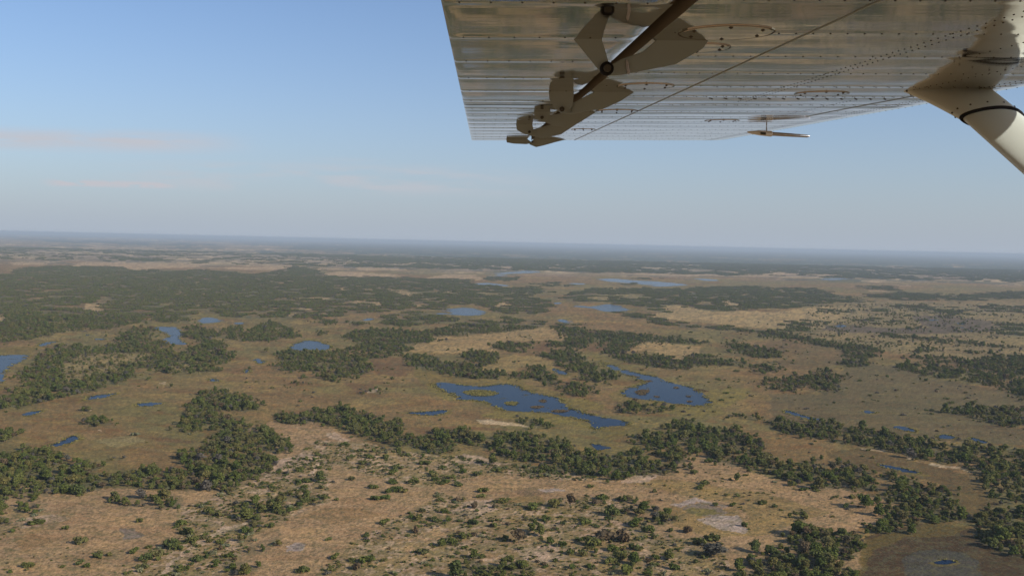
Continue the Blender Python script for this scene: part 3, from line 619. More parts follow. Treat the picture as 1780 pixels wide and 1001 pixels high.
def reed_island(poly, i):
    """a low bed of floating matter with reed tufts standing all over it"""
    mt = rm if i < 2 else rm_brown
    p = outline(poly, .3, 70 + i); rng = np.random.default_rng(700 + i)
    o = sheet('reed_island', p, .16, mt)
    lo, hi = p.min(0), p.max(0); area = np.prod(hi - lo)
    n = int(min(7000, max(150, area * 2.2)))
    q = lo + rng.random((n, 2)) * (hi - lo)
    q = q[inside(p, q[:, 0], q[:, 1])]
    q = q[fbm(q[:, 0] / 9, q[:, 1] / 9, 5 + i, 3) > (.25 if i < 2 else .42)]
    import bmesh
    bm = bmesh.new(); bm.from_mesh(o.data)
    tm_ = quads_mesh('tufts', tuft_quads(q, rng, .25, .85)); bm.from_mesh(tm_)
    bm.to_mesh(o.data); bm.free(); bpy.data.meshes.remove(tm_)
    return o
reeds = bpy.data.objects.new('reeds', quads_mesh('reeds', tuft_quads(np.concatenate(SHORE), np.random.default_rng(31), .25, .9), [rm])); COL.objects.link(reeds)
tag(reeds, 'ragged fringe of yellow reeds along the pond shores', kind='stuff')
WL = ['yellow reed island, the large oval one in the largest pond', 'small round reed island in the middle of the largest pond', 'low brown reed tuft right of the middle in the largest pond',
      'thin brown reed strip in the largest pond', 'brown reed strip in the right half of the largest pond', 'tiny reed tuft at the right end of the largest pond',
      'brown reed island in the middle of the pond with the narrow neck', 'small reed strip below the brown reed island in the necked pond', 'reed tuft near the top shore of the necked pond',
      'reed strip at the right shore of the necked pond', 'reed strip in the narrow neck of the second pond', 'reed tuft at the mouth of the narrow pond neck', 'small reed tuft in the right half of the necked pond', 'smallest reed tuft near the lower shore of the necked pond']
for i, poly in enumerate(REEDISLES):
    tag(reed_island(poly, i), WL[i], 'reed island', 'reed islands in the two big ponds')

# ------------------------------------------------------------------ trees and shrubs
def leaf_mat(name, cols, lo, hi):
    m, g = new_mat(name)
    rnd = g.n('ShaderNodeObjectInfo').outputs['Random']
    cr = g.n('ShaderNodeValToRGB', ins={0: rnd})
    el_ = cr.color_ramp.elements
    while len(el_) < len(cols): el_.new(.5)
    for i, c in enumerate(cols): el_[i].position = i / (len(cols) - 1); el_[i].color = (*c, 1)
    pos = g.n('ShaderNodeNewGeometry').outputs['Position']
    f = g.math('MULTIPLY_ADD', g.noise(pos, .5, 2), hi - lo, lo)
    c = g.mix(1.0, cr.outputs[0], g.n('ShaderNodeCombineColor', ins={0: f, 1: f, 2: f}).outputs[0], 'MULTIPLY')
    df = g.n('ShaderNodeBsdfDiffuse', ins={0: c}); tr = g.n('ShaderNodeBsdfTranslucent', ins={0: c})
    mx = g.n('ShaderNodeMixShader', ins={0: .3, 1: df.outputs[0], 2: tr.outputs[0]})
    g.n('ShaderNodeOutputMaterial', ins={0: mx.outputs[0]})
    return m
LM = {'green': leaf_mat('green_leaves', [(.076, .096, .024), (.102, .116, .030), (.12, .120, .036), (.082, .098, .032)], .65, 1.8),
      'olive': leaf_mat('olive_leaves', [(.125, .115, .036), (.15, .128, .042), (.11, .11, .042), (.16, .13, .05)], .65, 1.8),
      'brown': leaf_mat('brown_leaves', [(.11, .075, .040), (.13, .095, .055), (.10, .085, .045)], .65, 1.8),
      'pale': leaf_mat('pale_leaves', [(.17, .17, .085), (.20, .19, .10), (.16, .165, .095)], .7, 1.5),
      'grey': leaf_mat('grey_twigs', [(.12, .11, .085), (.14, .12, .095), (.11, .105, .08)], .6, 1.4)}
bark, g = new_mat('bark')
pos = g.n('ShaderNodeNewGeometry').outputs['Position']
pb = g.n('ShaderNodeBsdfPrincipled', ins={'Base Color': g.mix(g.noise(pos, 3, 3), (.09, .07, .05), (.2, .16, .12)), 'Roughness': .9})
g.n('ShaderNodeOutputMaterial', ins={0: pb.outputs[0]})


def leaves(rng, blobs, n, size):
    """n leaf clusters (quads) spread through ellipsoid blobs; blobs: (cx,cy,cz,rx,ry,rz)"""
    B_ = np.array(blobs, float); vol = B_[:, 3] * B_[:, 4] * B_[:, 5]
    pick = rng.choice(len(B_), n, p=vol / vol.sum())
    d = rng.normal(size=(n, 3)); d /= np.linalg.norm(d, axis=1, keepdims=True)
    r = rng.random(n) ** .45
    c = B_[pick, :3] + d * r[:, None] * B_[pick, 3:] * rng.uniform(.85, 1.12, (n, 1))
    nr_ = d * .9 + rng.normal(size=(n, 3)) * .55 + (0, 0, .25); nr_ /= np.linalg.norm(nr_, axis=1, keepdims=True)
    t = np.cross(nr_, rng.normal(size=(n, 3))); t /= np.linalg.norm(t, axis=1, keepdims=True)
    b = np.cross(nr_, t)
    s = size * rng.uniform(.55, 1.25, (n, 1)); s2 = s * rng.uniform(.6, 1, (n, 1))
    return np.stack([c - t * s - b * s2 * .6, c + t * s * .7 - b * s2, c + t * s + b * s2 * .7, c - t * s * .6 + b * s2], 1)


def crown_blobs(rng, wdt, hgt, z0):
    """uneven crown about wdt across between z0 and hgt"""
    out = []; n = int(rng.integers(6, 10))
    for k in range(n):
        a = rng.uniform(0, 6.28); rr = wdt * .5 * rng.uniform(.2, .72)
        r = wdt * rng.uniform(.17, .27)
        z = rng.uniform(z0 + r * .5, hgt - r * .7)
        out.append((rr * math.cos(a), rr * math.sin(a), z, r, r, r * rng.uniform(.6, .85)))
    out.append((0, 0, (z0 + hgt) / 2, wdt * .3, wdt * .3, (hgt - z0) * .42))
    return out


def tube(V, F, p0, p1, r0, r1, n=5):
    p0, p1 = Vector(p0), Vector(p1); ax = (p1 - p0).normalized(); s = ax.orthogonal().normalized(); t = ax.cross(s); k = len(V)
    for p, r in ((p0, r0), (p1, r1)):
        for i in range(n):
            a = 2 * math.pi * i / n; V.append(tuple(p + (s * math.cos(a) + t * math.sin(a)) * r))
    for i in range(n): F.append((k + i, k + (i + 1) % n, k + n + (i + 1) % n, k + n + i))


def trunk_mesh(rng, hgt, wdt, name='trunk'):
    V, F = [], []
    fork = (rng.normal(0, .15), rng.normal(0, .15), hgt * .35)
    tube(V, F, (0, 0, -.2), fork, .045 * hgt * .7, .03 * hgt * .7, 6)
    for k in range(5):
        a = rng.uniform(0, 6.28); e = (math.cos(a) * wdt * .28, math.sin(a) * wdt * .28, hgt * rng.uniform(.55, .8))
        tube(V, F, fork, e, .02 * hgt * .8, .008 * hgt, 4)
    me_ = bpy.data.meshes.new(name); me_.from_pydata(V, [], F); me_.materials.append(bark)
    return me_


# shapes of single trees, unit: a tree 8 m tall; kinds carry the look used in the labels
TREE_SHAPES = []
for k, (look, wdt, hgt, z0) in enumerate([('green', 7.5, 8, 1.2), ('green', 6.0, 8, 1.0), ('green', 8.5, 7.5, .8), ('green', 5.2, 7, .6), ('olive', 7.0, 7.5, .9), ('olive', 8.0, 8, 1.3), ('green', 6.5, 8.5, 1.2),
                                          ('brown', 7.0, 7.5, 1.4), ('grey', 7.0, 7, 1.2), ('olive', 5.5, 6.5, .5)]):
    rng = np.random.default_rng(100 + k)
    nl = {'grey': 420, 'brown': 620}.get(look, 900)
    cm = quads_mesh('crown_leaves', leaves(rng, crown_blobs(rng, wdt, hgt, z0), nl, .50), [LM[look]])
    tm = trunk_mesh(rng, hgt, wdt)
    TREE_SHAPES.append((look, cm, tm, wdt, hgt))
SHRUB_SHAPES = []
for k, (look, wdt, hgt, nl) in enumerate([('green', 3.0, 1.7, 260), ('olive', 2.6, 1.3, 200), ('green', 4.2, 1.8, 340), ('brown', 2.8, 1.5, 190), ('olive', 3.6, 1.5, 260), ('green', 2.2, 1.9, 200), ('grey', 3.0, 1.3, 150), ('pale', 2.6, 1.0, 200), ('pale', 3.4, 1.2, 240)]):
    rng = np.random.default_rng(300 + k)
    bl = []
    for j in range(5):
        a = rng.uniform(0, 6.28); rr = wdt * .33 * rng.random() ** .5; r = wdt * rng.uniform(.16, .26)
        bl.append((rr * math.cos(a), rr * math.sin(a), hgt * rng.uniform(.3, .6), r, r, hgt * rng.uniform(.28, .4)))
    SHRUB_SHAPES.append((look, quads_mesh('shrub_leaves', leaves(rng, bl, nl, .26), [LM[look]]), wdt, hgt))


def proto_collection(name, meshes):
    c = bpy.data.collections.new(name)                     # kept out of the scene: only shapes to scatter
    for i, m_ in enumerate(meshes):
        o = bpy.data.objects.new('%s_shape_%s' % (name, chr(97 + i // 26) + chr(97 + i % 26)), m_); c.objects.link(o)
    return c


def join_meshes(name, parts):
    import bmesh
    bm = bmesh.new(); mats = []
    for me_, off in parts:
        k0 = len(bm.faces); bm.from_mesh(me_); bm.faces.ensure_lookup_table()
        for f in bm.faces[k0:]: f.material_index = off
        mats.append(me_.materials[0])
    out = bpy.data.meshes.new(name); bm.to_mesh(out); bm.free()
    for m_ in mats: out.materials.append(m_)
    return out


tree_coll = proto_collection('tree', [join_meshes('tree_all', [(c, 0), (t, 1)]) for _, c, t, _, _ in TREE_SHAPES])
shrub_coll = proto_collection('shrub', [m_ for _, m_, _, _ in SHRUB_SHAPES])
# far stands: patches of about 26 m with some nine trees each
stands = []
CL_R = 14.0
for k in range(14):
    rng = np.random.default_rng(500 + k); Q, MI = [], []
    mats = [LM['green'], LM['olive'], LM['grey'], LM['brown']]
    for j in range(26):
        a = rng.uniform(0, 6.28); rr = CL_R * math.sqrt(rng.random()); wd = rng.uniform(2.8, 5.6); hg = wd * rng.uniform(.7, .95)
        n_ = 52
        qd = leaves(rng, crown_blobs(rng, wd, hg, .4), n_, .85); qd[..., 0] += rr * math.cos(a); qd[..., 1] += rr * math.sin(a)
        Q.append(qd); MI.append(np.full(n_, rng.choice(4, p=[.58, .24, .1, .08])))
    stands.append(quads_mesh('stand', np.concatenate(Q), mats, np.concatenate(MI)))
stand_coll = proto_collection('stand', stands)


def scatter(name, X, Y, scl, idx_, coll, label):
    """one object of uncountable plants: points with geometry-node copies"""
    n = len(X)
    me_ = bpy.data.meshes.new(name); me_.vertices.add(n)
    me_.vertices.foreach_set('co', np.stack([X, Y, np.zeros(n)], -1).astype(np.float32).ravel())
    for nm, tp, arr in (('size', 'FLOAT', scl), ('flat', 'FLOAT', RNG.uniform(.6, .9, n)), ('turn', 'FLOAT', RNG.uniform(0, 6.283, n)), ('pick', 'INT', idx_)):
        at = me_.attributes.new(nm, tp, 'POINT'); at.data.foreach_set('value', np.asarray(arr, np.int32 if tp == 'INT' else np.float32))
    o = bpy.data.objects.new(name, me_); COL.objects.link(o)
    nt = bpy.data.node_groups.new(name + '_nodes', 'GeometryNodeTree')
    nt.interface.new_socket('Geometry', in_out='INPUT', socket_type='NodeSocketGeometry')
    nt.interface.new_socket('Geometry', in_out='OUTPUT', socket_type='NodeSocketGeometry')
    gi = nt.nodes.new('NodeGroupInput'); go = nt.nodes.new('NodeGroupOutput')
    ci = nt.nodes.new('GeometryNodeCollectionInfo'); ci.inputs['Collection'].default_value = coll
    ci.inputs['Separate Children'].default_value = True; ci.inputs['Reset Children'].default_value = True
    ip = nt.nodes.new('GeometryNodeInstanceOnPoints'); ip.inputs['Pick Instance'].default_value = True
    def named(a, t):
        nd = nt.nodes.new('GeometryNodeInputNamedAttribute'); nd.data_type = t; nd.inputs['Name'].default_value = a
        return next(s for s in nd.outputs if s.enabled and s.name == 'Attribute')
    cx = nt.nodes.new('ShaderNodeCombineXYZ')
    nt.links.new(named('turn', 'FLOAT'), cx.inputs[2])
    er = nt.nodes.new('FunctionNodeEulerToRotation'); nt.links.new(cx.outputs[0], er.inputs[0])
    nt.links.new(gi.outputs[0], ip.inputs['Points']); nt.links.new(ci.outputs[0], ip.inputs['Instance'])
    nt.links.new(er.outputs[0], ip.inputs['Rotation']); sv = nt.nodes.new('ShaderNodeCombineXYZ'); mz = nt.nodes.new('ShaderNodeMath'); mz.operation = 'MULTIPLY'
    sz_ = named('size', 'FLOAT'); nt.links.new(sz_, mz.inputs[0]); nt.links.new(named('flat', 'FLOAT'), mz.inputs[1])
    nt.links.new(sz_, sv.inputs[0]); nt.links.new(sz_, sv.inputs[1]); nt.links.new(mz.outputs[0], sv.inputs[2])
    nt.links.new(sv.outputs[0], ip.inputs['Scale'])
    nt.links.new(named('pick', 'INT'), ip.inputs['Instance Index'])
    nt.links.new(ip.outputs[0], go.inputs[0])
    md = o.modifiers.new('scatter', 'NODES'); md.node_group = nt
    return tag(o, label, kind='stuff')


# --- where trees stand
def sample(dens_fn, a0, a1, b0, b1, da, db, per_m2):
    """points on the ground with expected count density*area"""
    aa = np.arange(a0, a1, da); bb = np.arange(b0, b1, db)
    A_, B_ = np.meshgrid(aa, bb); A_ = A_.ravel() + RNG.random(A_.size) * da; B_ = B_.ravel() + RNG.random(B_.size) * db
    Y_ = H / B_; X_ = A_ * Y_
    area = Y_ ** 3 / H * da * db
    m_ = Map(X_, Y_); dens, key = dens_fn(m_)
    cnt = RNG.poisson(dens * area * per_m2)
    sel = np.repeat(np.arange(len(X_)), cnt)
    jx = RNG.uniform(-.5, .5, len(sel)) * da * Y_[sel]; jy = RNG.uniform(-.5, .5, len(sel)) * db * Y_[sel] ** 2 / H
    return X_[sel] + jx, Y_[sel] + jy, key[sel]
YSW = 1750.0
tx, ty, tk = sample(woods_at, -.72, .72, H / YSW, .40, .0018, .0012, 1 / 11.5)
# scattered trees on the savanna to the right and thin ones elsewhere
def savanna_at(m):
    k = m.mask([P(4, '300,290 1000,270 1900,280 1900,640 1400,650 900,610 500,540 250,480')]) * .12 + m.mask([P(0, '-700,560 2400,560 2400,720 -700,720')]) * .004
    k = k * sstep(fbm(m.u / 34, m.v / 34, 77, 4, .6), .50, .62) * 2.8
    k[m.mask([p for _, p, _ in WATER])] = 0
    return k, np.full(len(m.X), -2)
sx, sy, sk = sample(savanna_at, -.72, .72, .036, .2, .0018, .0012, 1 / 42.0)
fx_, fy_, fk_ = sample(woods_at, -.75, .75, .028, H / YSW, .0018, .0008, 1 / 380.0)
def far_at(m):
    _, _, cov, fw_ = land(m.X, m.Y); return np.maximum(np.maximum(fw_ * .8, cov), .16 * sstep(fbm(m.u / 30, m.v / 60, 71, 3), .45, .6)), np.full(len(m.X), -3)
gx_, gy_, gk_ = sample(far_at, -.70, .70, .0165, .028, .0025, .0008, 1 / 900.0)

nT = len(tx)
tsz = np.clip(RNG.lognormal(-.80, .38, nT), .2, 1.2)
tflat = RNG.uniform(.62, .95, nT)
p_shape = RNG.choice(10, nT, p=[.15, .13, .12, .12, .12, .10, .10, .06, .05, .05])
# marked plants
mk_t, mk_s = [], []
for num, (tile, x, y, wd, hg, kind) in enumerate(MARKED):
    ox, oy, k = TILES[tile]
    X_, Y_ = px_to_ground(np.array([ox + x * k]), np.array([oy + y * k]))
    (mk_s if num >= 15 else mk_t).append((float(X_[0]), float(Y_[0]), wd, hg, kind))

ZONE = {'westbelt': 'in the green tree belt below the brown marsh at lower left', 'westscrub': 'in the thin scrub at the left edge below the tree belt', 'panclump': 'in the clump above the bare pan at lower left',
        'midbelt': 'in the tree belt between big ponds and sandy plain', 'trackclump': 'in the bushy clumps beside the sandy track', 'gladegrove': 'in the slanting dark grove left of the white salt pan',
        'bottomgrove': 'in the bottom edge grove left of the dark marsh', 'lowgrove': 'in the grove at the middle of the bottom edge', 'eastbelt': 'in the dark wood along the right edge',
        'eastwood': 'in the tree belt at the right edge behind the joined pools', 'eastwood2': 'in the wood at the right edge behind the olive marsh', 'reedislet': 'on a small islet in the marsh', 'pondgrove': 'in the grove between the two big ponds',
        'pondbelt': 'in the tree belt on the far shore of the largest pond', 'islets': 'on the bushy islands in the right hand marsh', 'westisland': 'on the wooded island in the marsh on the left', 'middle': 'in the woods behind the largest pond', 'lone': 'standing alone on the sandy plain'}
LOOK = {'green': 'dark green', 'olive': 'olive green', 'brown': 'brownish', 'grey': 'grey'}
SIZE = lambda h: 'small' if h < 5.2 else ('medium' if h < 7.4 else 'tall')

def add_tree(X_, Y_, sh, sx_, sz_, rot, label, group):
    look, cm, tm, wd, hg = TREE_SHAPES[sh]
    r = bpy.data.objects.new('tree', None); r.empty_display_size = 1; COL.objects.link(r)
    r.location = (X_, Y_, 0); r.rotation_euler = (0, 0, rot); r.scale = (sx_, sx_, sz_)
    for nm, m_ in (('crown', cm), ('trunk', tm)):
        o = bpy.data.objects.new(nm, m_); COL.objects.link(o); o.parent = r
    return tag(r, label, 'tree', group)

LONE_T = ['brown tinged round tree with a dark shadow standing alone below the mid tree belt', 'large round tree with the longest shadow at the right end of the bare clearing', 'small tree right beside the large round tree with the longest shadow',
          'round dark tree below the large tree with the longest shadow', 'small thin trunked tree alone on the clearing above the salt pan', 'brown topped tree above the tussock field in the middle foreground',
          'dark tree beside the sandy track below its bend', 'round tree on the tussock field, right one of a close pair', 'round tree on the tussock field, left one of a close pair', 'tree at the lower edge of the mid belt by the bare strip',
          'dark tree in the lower tussock field under the brown bushes', 'compact dark tree right of the tree under the brown bushes', 'wide grey leafless bush tree below the salt pan', 'dark tree right of the wide grey leafless bush tree', 'brown tree left of the close pair in the tussock field']
for i, (X_, Y_, wd, hg, kind) in enumerate(mk_t):
    sh = {'t': [0, 2, 3, 6][i % 4], 'b': 7, 'g': 8}[kind]
    add_tree(X_, Y_, sh, wd / TREE_SHAPES[sh][3], hg / TREE_SHAPES[sh][4], random.uniform(0, 6.28), LONE_T[i], 'single trees on the sandy plain')
show = tsz / np.hypot(tx, ty)
pxs, pys = ground_to_px(tx, ty)
inview = (pxs > -15) & (pxs < 1795) & (pys < 1012)
order = np.argsort(-(show * inview))
pick = order[:300 - len(mk_t)]
picked = np.zeros(nT, bool); picked[pick] = True
for i in pick:
    key = WOODS[tk[i]][0]; sh = int(p_shape[i]); look, _, _, wd, hg = TREE_SHAPES[sh]
    z = ZONE.get(key, 'in the woods of the marsh')
    add_tree(tx[i], ty[i], sh, tsz[i] * 1.12, tsz[i] * tflat[i], RNG.uniform(0, 6.28), '%s tree %s' % (LOOK[look], z), 'trees ' + z)
# the rest of the woods: one uncountable mass
rest = ~picked
print('trees', nT, 'savanna', len(sx), 'stands', len(fx_), len(gx_))
near_all_x = np.concatenate([tx[rest], sx]); near_all_y = np.concatenate([ty[rest], sy])
scatter('woodland', near_all_x, near_all_y, np.concatenate([tsz[rest], np.clip(RNG.normal(.55, .2, len(sx)), .25, 1)]),
        np.concatenate([p_shape[rest], RNG.choice(10, len(sx))]), tree_coll, 'green and olive bush woodland in belts and islands across the floodplain')
scatter('far_woodland', np.concatenate([fx_, gx_]), np.concatenate([fy_, gy_]), np.concatenate([RNG.uniform(.75, 1.15, len(fx_)), RNG.uniform(1.1, 1.7, len(gx_))]),
        RNG.integers(0, 14, len(fx_) + len(gx_)), stand_coll, 'grey green far woods fading into the haze')

# --- shrubs
def scrub_at(m):
    dn = np.zeros(len(m.X)); key = np.full(len(m.X), -1)
    for i, (k, d, poly) in enumerate(SCRUB):
        mk = m.mask([poly]); dn[mk] = np.maximum(dn[mk], d); key[mk] = i
    dn *= .25 + 1.5 * sstep(fbm(m.u / 34, m.v / 34, 81, 4, .6), .38, .62)
    bare = m.mask(SOIL[3][2]) | m.mask([P(7, '940,570 1100,525 1300,575 1420,720 1380,750 1200,720')])
    dn[bare] *= .06
    return dn, key
qx, qy, qk = sample(scrub_at, -.62, .62, .15, .40, .003, .0024, 4.6)
qs = np.clip(RNG.lognormal(-.72, .5, len(qx)), .16, 1.7); qi = RNG.choice(9, len(qx), p=[.18, .12, .12, .08, .12, .10, .08, .11, .09])
# low scrub along the feet of the woods
def skirt_at(m):
    c, k = woods_at(m); return c, np.full(len(m.X), -1)
ux, uy, uk = sample(skirt_at, -.62, .62, .13, .40, .003, .0024, .03)
us = np.clip(RNG.lognormal(-.1, .3, len(ux)), .5, 1.8); ui = RNG.choice(9, len(ux))
SZONE = {'track': 'in the scrub along the sandy track', 'glade': 'in the tussock field of the middle foreground', 'pan': 'on the bare pan at lower left', 'upper': 'on the slope below the mid tree belt', 'clear': 'on the open clearing right of the tussock field',
         'skirt': 'along the lower edge of the mid tree belt', 'east': 'at the right end of the clearing'}
SLOOK = {'green': 'dark green', 'olive': 'olive green', 'brown': 'brown', 'grey': 'grey', 'pale': 'pale green'}
def add_shrub(X_, Y_, sh, sx_, sz_, label, group):
    o = bpy.data.objects.new('shrub', SHRUB_SHAPES[sh][1]); COL.objects.link(o)
    o.location = (X_, Y_, 0); o.rotation_euler = (0, 0, random.uniform(0, 6.28)); o.scale = (sx_, sx_, sz_)
    return tag(o, label, 'shrub', group)
for i, (X_, Y_, wd, hg, kind) in enumerate(mk_s):
    sh = 3 if kind == 'b' else [0, 2, 4, 0, 5, 2][i % 6]; look = SHRUB_SHAPES[sh][0]
    m_ = Map(np.array([X_]), np.array([Y_])); dn, k = scrub_at(m_)
    z = SZONE[SCRUB[k[0]][0]] if k[0] >= 0 else 'on bare sand of the open plain'
    add_shrub(X_, Y_, sh, wd / SHRUB_SHAPES[sh][2], hg / SHRUB_SHAPES[sh][3], 'large spreading %s shrub %s' % (SLOOK[look], z), 'shrubs ' + z)
px_, py_ = ground_to_px(qx, qy)
inv = (px_ > -5) & (px_ < 1785) & (py_ < 1005)
so_ = np.argsort(-(qs / qy * inv))[:300 - len(mk_s)]
pk = np.zeros(len(qx), bool); pk[so_] = True
for i in so_:
    sh = int(qi[i]); look = SHRUB_SHAPES[sh][0]; z = SZONE[SCRUB[qk[i]][0]]
    add_shrub(qx[i], qy[i], sh, qs[i], qs[i], 'low %s shrub %s' % (SLOOK[look], z), 'shrubs ' + z)
def marsh_bush_at(m):
    k = m.mask([P(0, '-700,575 2400,575 2400,800 1500,800 700,760 -700,840')]) * sstep(fbm(m.u / 40, m.v / 40, 83, 4, .6), .50, .66)
    k = k * (.35 + 1.0 * sstep(m.px, 900, 1300))
    k[m.mask([p for _, p, _ in WATER])] = 0
    return k, np.full(len(m.X), -1)
vx, vy, vk = sample(marsh_bush_at, -.62, .62, .085, .28, .003, .002, .0042)
ux = np.concatenate([ux, vx]); uy = np.concatenate([uy, vy])
us = np.concatenate([us, np.clip(RNG.lognormal(.05, .4, len(vx)), .4, 2.2)]); ui = np.concatenate([ui, RNG.choice(9, len(vx), p=[.16, .16, .1, .12, .14, .04, .2, .04, .04])])
print('shrubs', len(qx), 'skirt', len(ux))
scatter('scrub', np.concatenate([qx[~pk], ux]), np.concatenate([qy[~pk], uy]), np.concatenate([qs[~pk], us]), np.concatenate([qi[~pk], ui]), shrub_coll, 'low scrub and undergrowth over the sandy plain and under the trees')

# ------------------------------------------------------------------ aeroplane wing (metres; u chordwise forward, v outboard, z up from the lower skin)
def mat_simple(name, colr, rough, metal=0.0, spec=.5):
    m, g = new_mat(name)
    pos = g.n('ShaderNodeTexCoord').outputs['Object']
    f = g.noise(pos, 9, 4, .6)
    pb = g.n('ShaderNodeBsdfPrincipled', ins={'Base Color': g.mix(g.math('MULTIPLY', f, .35), colr, tuple(c * .72 for c in colr)), 'Roughness': rough, 'Metallic': metal, 'Specular IOR Level': spec})
    g.n('ShaderNodeOutputMaterial', ins={0: pb.outputs[0]})
    return m
skin, g = new_mat('polished_aluminium')
oc = g.n('ShaderNodeTexCoord').outputs['Object']
mp = g.n('ShaderNodeMapping', ins={0: oc, 3: (2.2, 9.0, 1.0)}).outputs[0]
mp2 = g.n('ShaderNodeMapping', ins={0: oc, 3: (5.0, 5.0, 1.0)}).outputs[0]
wav = g.math('ADD', g.noise(mp, 1.0, 4, .5), g.math('MULTIPLY', g.noise(oc, 26, 3, .6), .10))
bp = g.n('ShaderNodeBump', ins={'Strength': .2, 'Distance': .003, 'Height': wav})
grime = g.noise(mp2, 1.0, 5, .65)
pb = g.n('ShaderNodeBsdfPrincipled', ins={'Base Color': g.mix(g.ramp(grime, (.35, .75)), (.68, .62, .54), (.50, .45, .38)), 'Metallic': 1.0, 'Roughness': g.math('MULTIPLY_ADD', grime, .07, .02), 'Normal': bp.outputs[0]})
g.n('ShaderNodeOutputMaterial', ins={0: pb.outputs[0]})
cream = mat_simple('cream_paint', (.66, .72, .68), .38)
greyp = mat_simple('weathered_grey_paint', (.31, .36, .35), .6)
rubber = mat_simple('black_rubber', (.02, .02, .022), .7, 0.0, .1)
grimy = mat_simple('grimy_rivet', (.085, .08, .068), .7, 0.0, .08)
steel = mat_simple('steel', (.45, .45, .46), .25, 1.0)
cove = mat_simple('cove_shade', (.16, .14, .11), .7, 0.0, .1)  # dark brown paints in the shade inside the slot ahead of the flap
white = mat_simple('white_paint', (.78, .78, .76), .35)

HW = .256
pv_ = ((836 - PCX) / FPX) * CR - ((318 - PCY) / FPX) * CU + CF
wV = pv_ / np.linalg.norm(pv_); wU = CR - (CR @ wV) * wV; wU /= np.linalg.norm(wU); wN = np.cross(wU, wV)
plane = bpy.data.objects.new('light_aircraft', None); COL.objects.link(plane)
MW = Matrix.Identity(4)
org = np.array([0, 0, H]) + HW * wN
for i in range(3): MW[i][0], MW[i][1], MW[i][2], MW[i][3] = wU[i], wV[i], wN[i], org[i]
plane.matrix_world = MW
tag(plane, 'polished metal wing of a light aeroplane with its cream strut overhead', 'aeroplane')

RIBS = [v for v in np.arange(1.10, 6.0, .31)]
def zlow(u):
    """lower skin: flat, then curling up to the leading edge"""
    t = np.clip((u - 1.42) / .20, 0, 1)
    return .09 * (1 - np.sqrt(np.clip(1 - t * t, 0, 1)))
def pillow(u, v, ribs, ridge):
    """sheet metal: panels sag between ribs and pucker along the rivet rows"""
    z = 0
    for r in ribs: z -= ridge * math.exp(-((v - r) / .022) ** 2)
    k = (v - ribs[0]) / (ribs[1] - ribs[0])
    z -= .0005 * math.sin(math.pi * k) ** 2
    z += .0009 * float(vnoise(np.array(u * 3.1), np.array(v * 2.3), 3)) + .0003 * float(vnoise(np.array(u * 9), np.array(v * 8), 8))
    return z


def loft(name, loops, mats, parent, cap=True, smooth=True, closed=True):
    V = [tuple(p) for L in loops for p in L]; n = len(loops[0]); F = []
    for i in range(len(loops) - 1):
        for j in range(n if closed else n - 1):
            a, b = i * n + j, i * n + (j + 1) % n
            F.append((a, a + n, b + n, b))
    if cap: F += [tuple(range(n)), tuple(reversed(range((len(loops) - 1) * n, len(loops) * n)))]
    o = mesh_ob(name, V, F, mats[0], parent, smooth)
    for m_ in mats[1:]: o.data.materials.append(m_)
    if smooth:
        o.data.shade_auto_smooth(angle=math.radians(35)) if hasattr(o.data, 'shade_auto_smooth') else None
        ed = [e for e in o.data.edges]
    return o


def sharpen(o, ang=32):
    import bmesh
    bm = bmesh.new(); bm.from_mesh(o.data); bmesh.ops.recalc_face_normals(bm, faces=bm.faces[:])
    for e in bm.edges:
        if len(e.link_faces) == 2 and e.calc_face_angle(0) > math.radians(ang): e.smooth = False
    bm.to_mesh(o.data); bm.free()
    return o


def rivets(o, pts, r=.0034, hgt=.0014, mi=1):
    """add low domed rivet heads to the skin mesh of o; pts are (u, v, z of skin)"""
    import bmesh
    bm = bmesh.new(); bm.from_mesh(o.data)
    for u, v, z in pts:
        c = bm.verts.new((u, v, z - hgt)); ring = []; top = []
        for k in range(7):
            a = 2 * math.pi * k / 7
            ring.append(bm.verts.new((u + r * math.cos(a), v + r * math.sin(a), z + .0008)))
        for k in range(7):
            f = bm.faces.new((c, ring[(k + 1) % 7], ring[k])); f.material_index = mi; f.smooth = True
    bm.to_mesh(o.data); bm.free()


# main wing skin
us_l = np.concatenate([np.linspace(.308, 1.42, 38), 1.42 + .20 * np.sin(np.linspace(0, math.pi / 2, 20))[1:]])
up = [(1.605, .125), (1.53, .16), (1.42, .19), (1.2, .205), (.9, .19), (.6, .15), (.30, .105), (.24, .092), (.24, .082), (.308, .085)]
vs = np.concatenate([np.arange(-.6, 1.0, .05), np.arange(1.0, 6.06, .015), [6.06]])
loops_ = []
for v in vs:
    fl_ = 0 if v < 6.0 else ((v - 6.0) / .06) ** 2 * .003
    L = [(u, v, float(zlow(u)) + (pillow(u, v, RIBS, .0004) if u < 1.6 else 0) * (1 if v > .8 else .3) + fl_) for u in us_l]
    L += [(u, v, z) for u, z in up]
    loops_.append(L)
wing = loft('wing', loops_, [skin, grimy, cove], plane)
nl_ = len(loops_[0])
for k_, p_ in enumerate(wing.data.polygons):
    if k_ < (len(loops_) - 1) * nl_ and k_ % nl_ >= nl_ - 3: p_.material_index = 2          # cove in front of the flap, slot shade put into its colour
sharpen(wing)
def zs(u, v): return float(zlow(u)) + pillow(u, v, RIBS, .0004)
pts = []
for k, r in enumerate(RIBS):
    st = .036 if k % 2 else .030
    for u in np.arange(.335, 1.38, st):
        pts.append((u, r, zs(u, r)))
        if k in (5, 6, 7) and u > .6: pts.append((u + .012, r + .016, zs(u, r)))
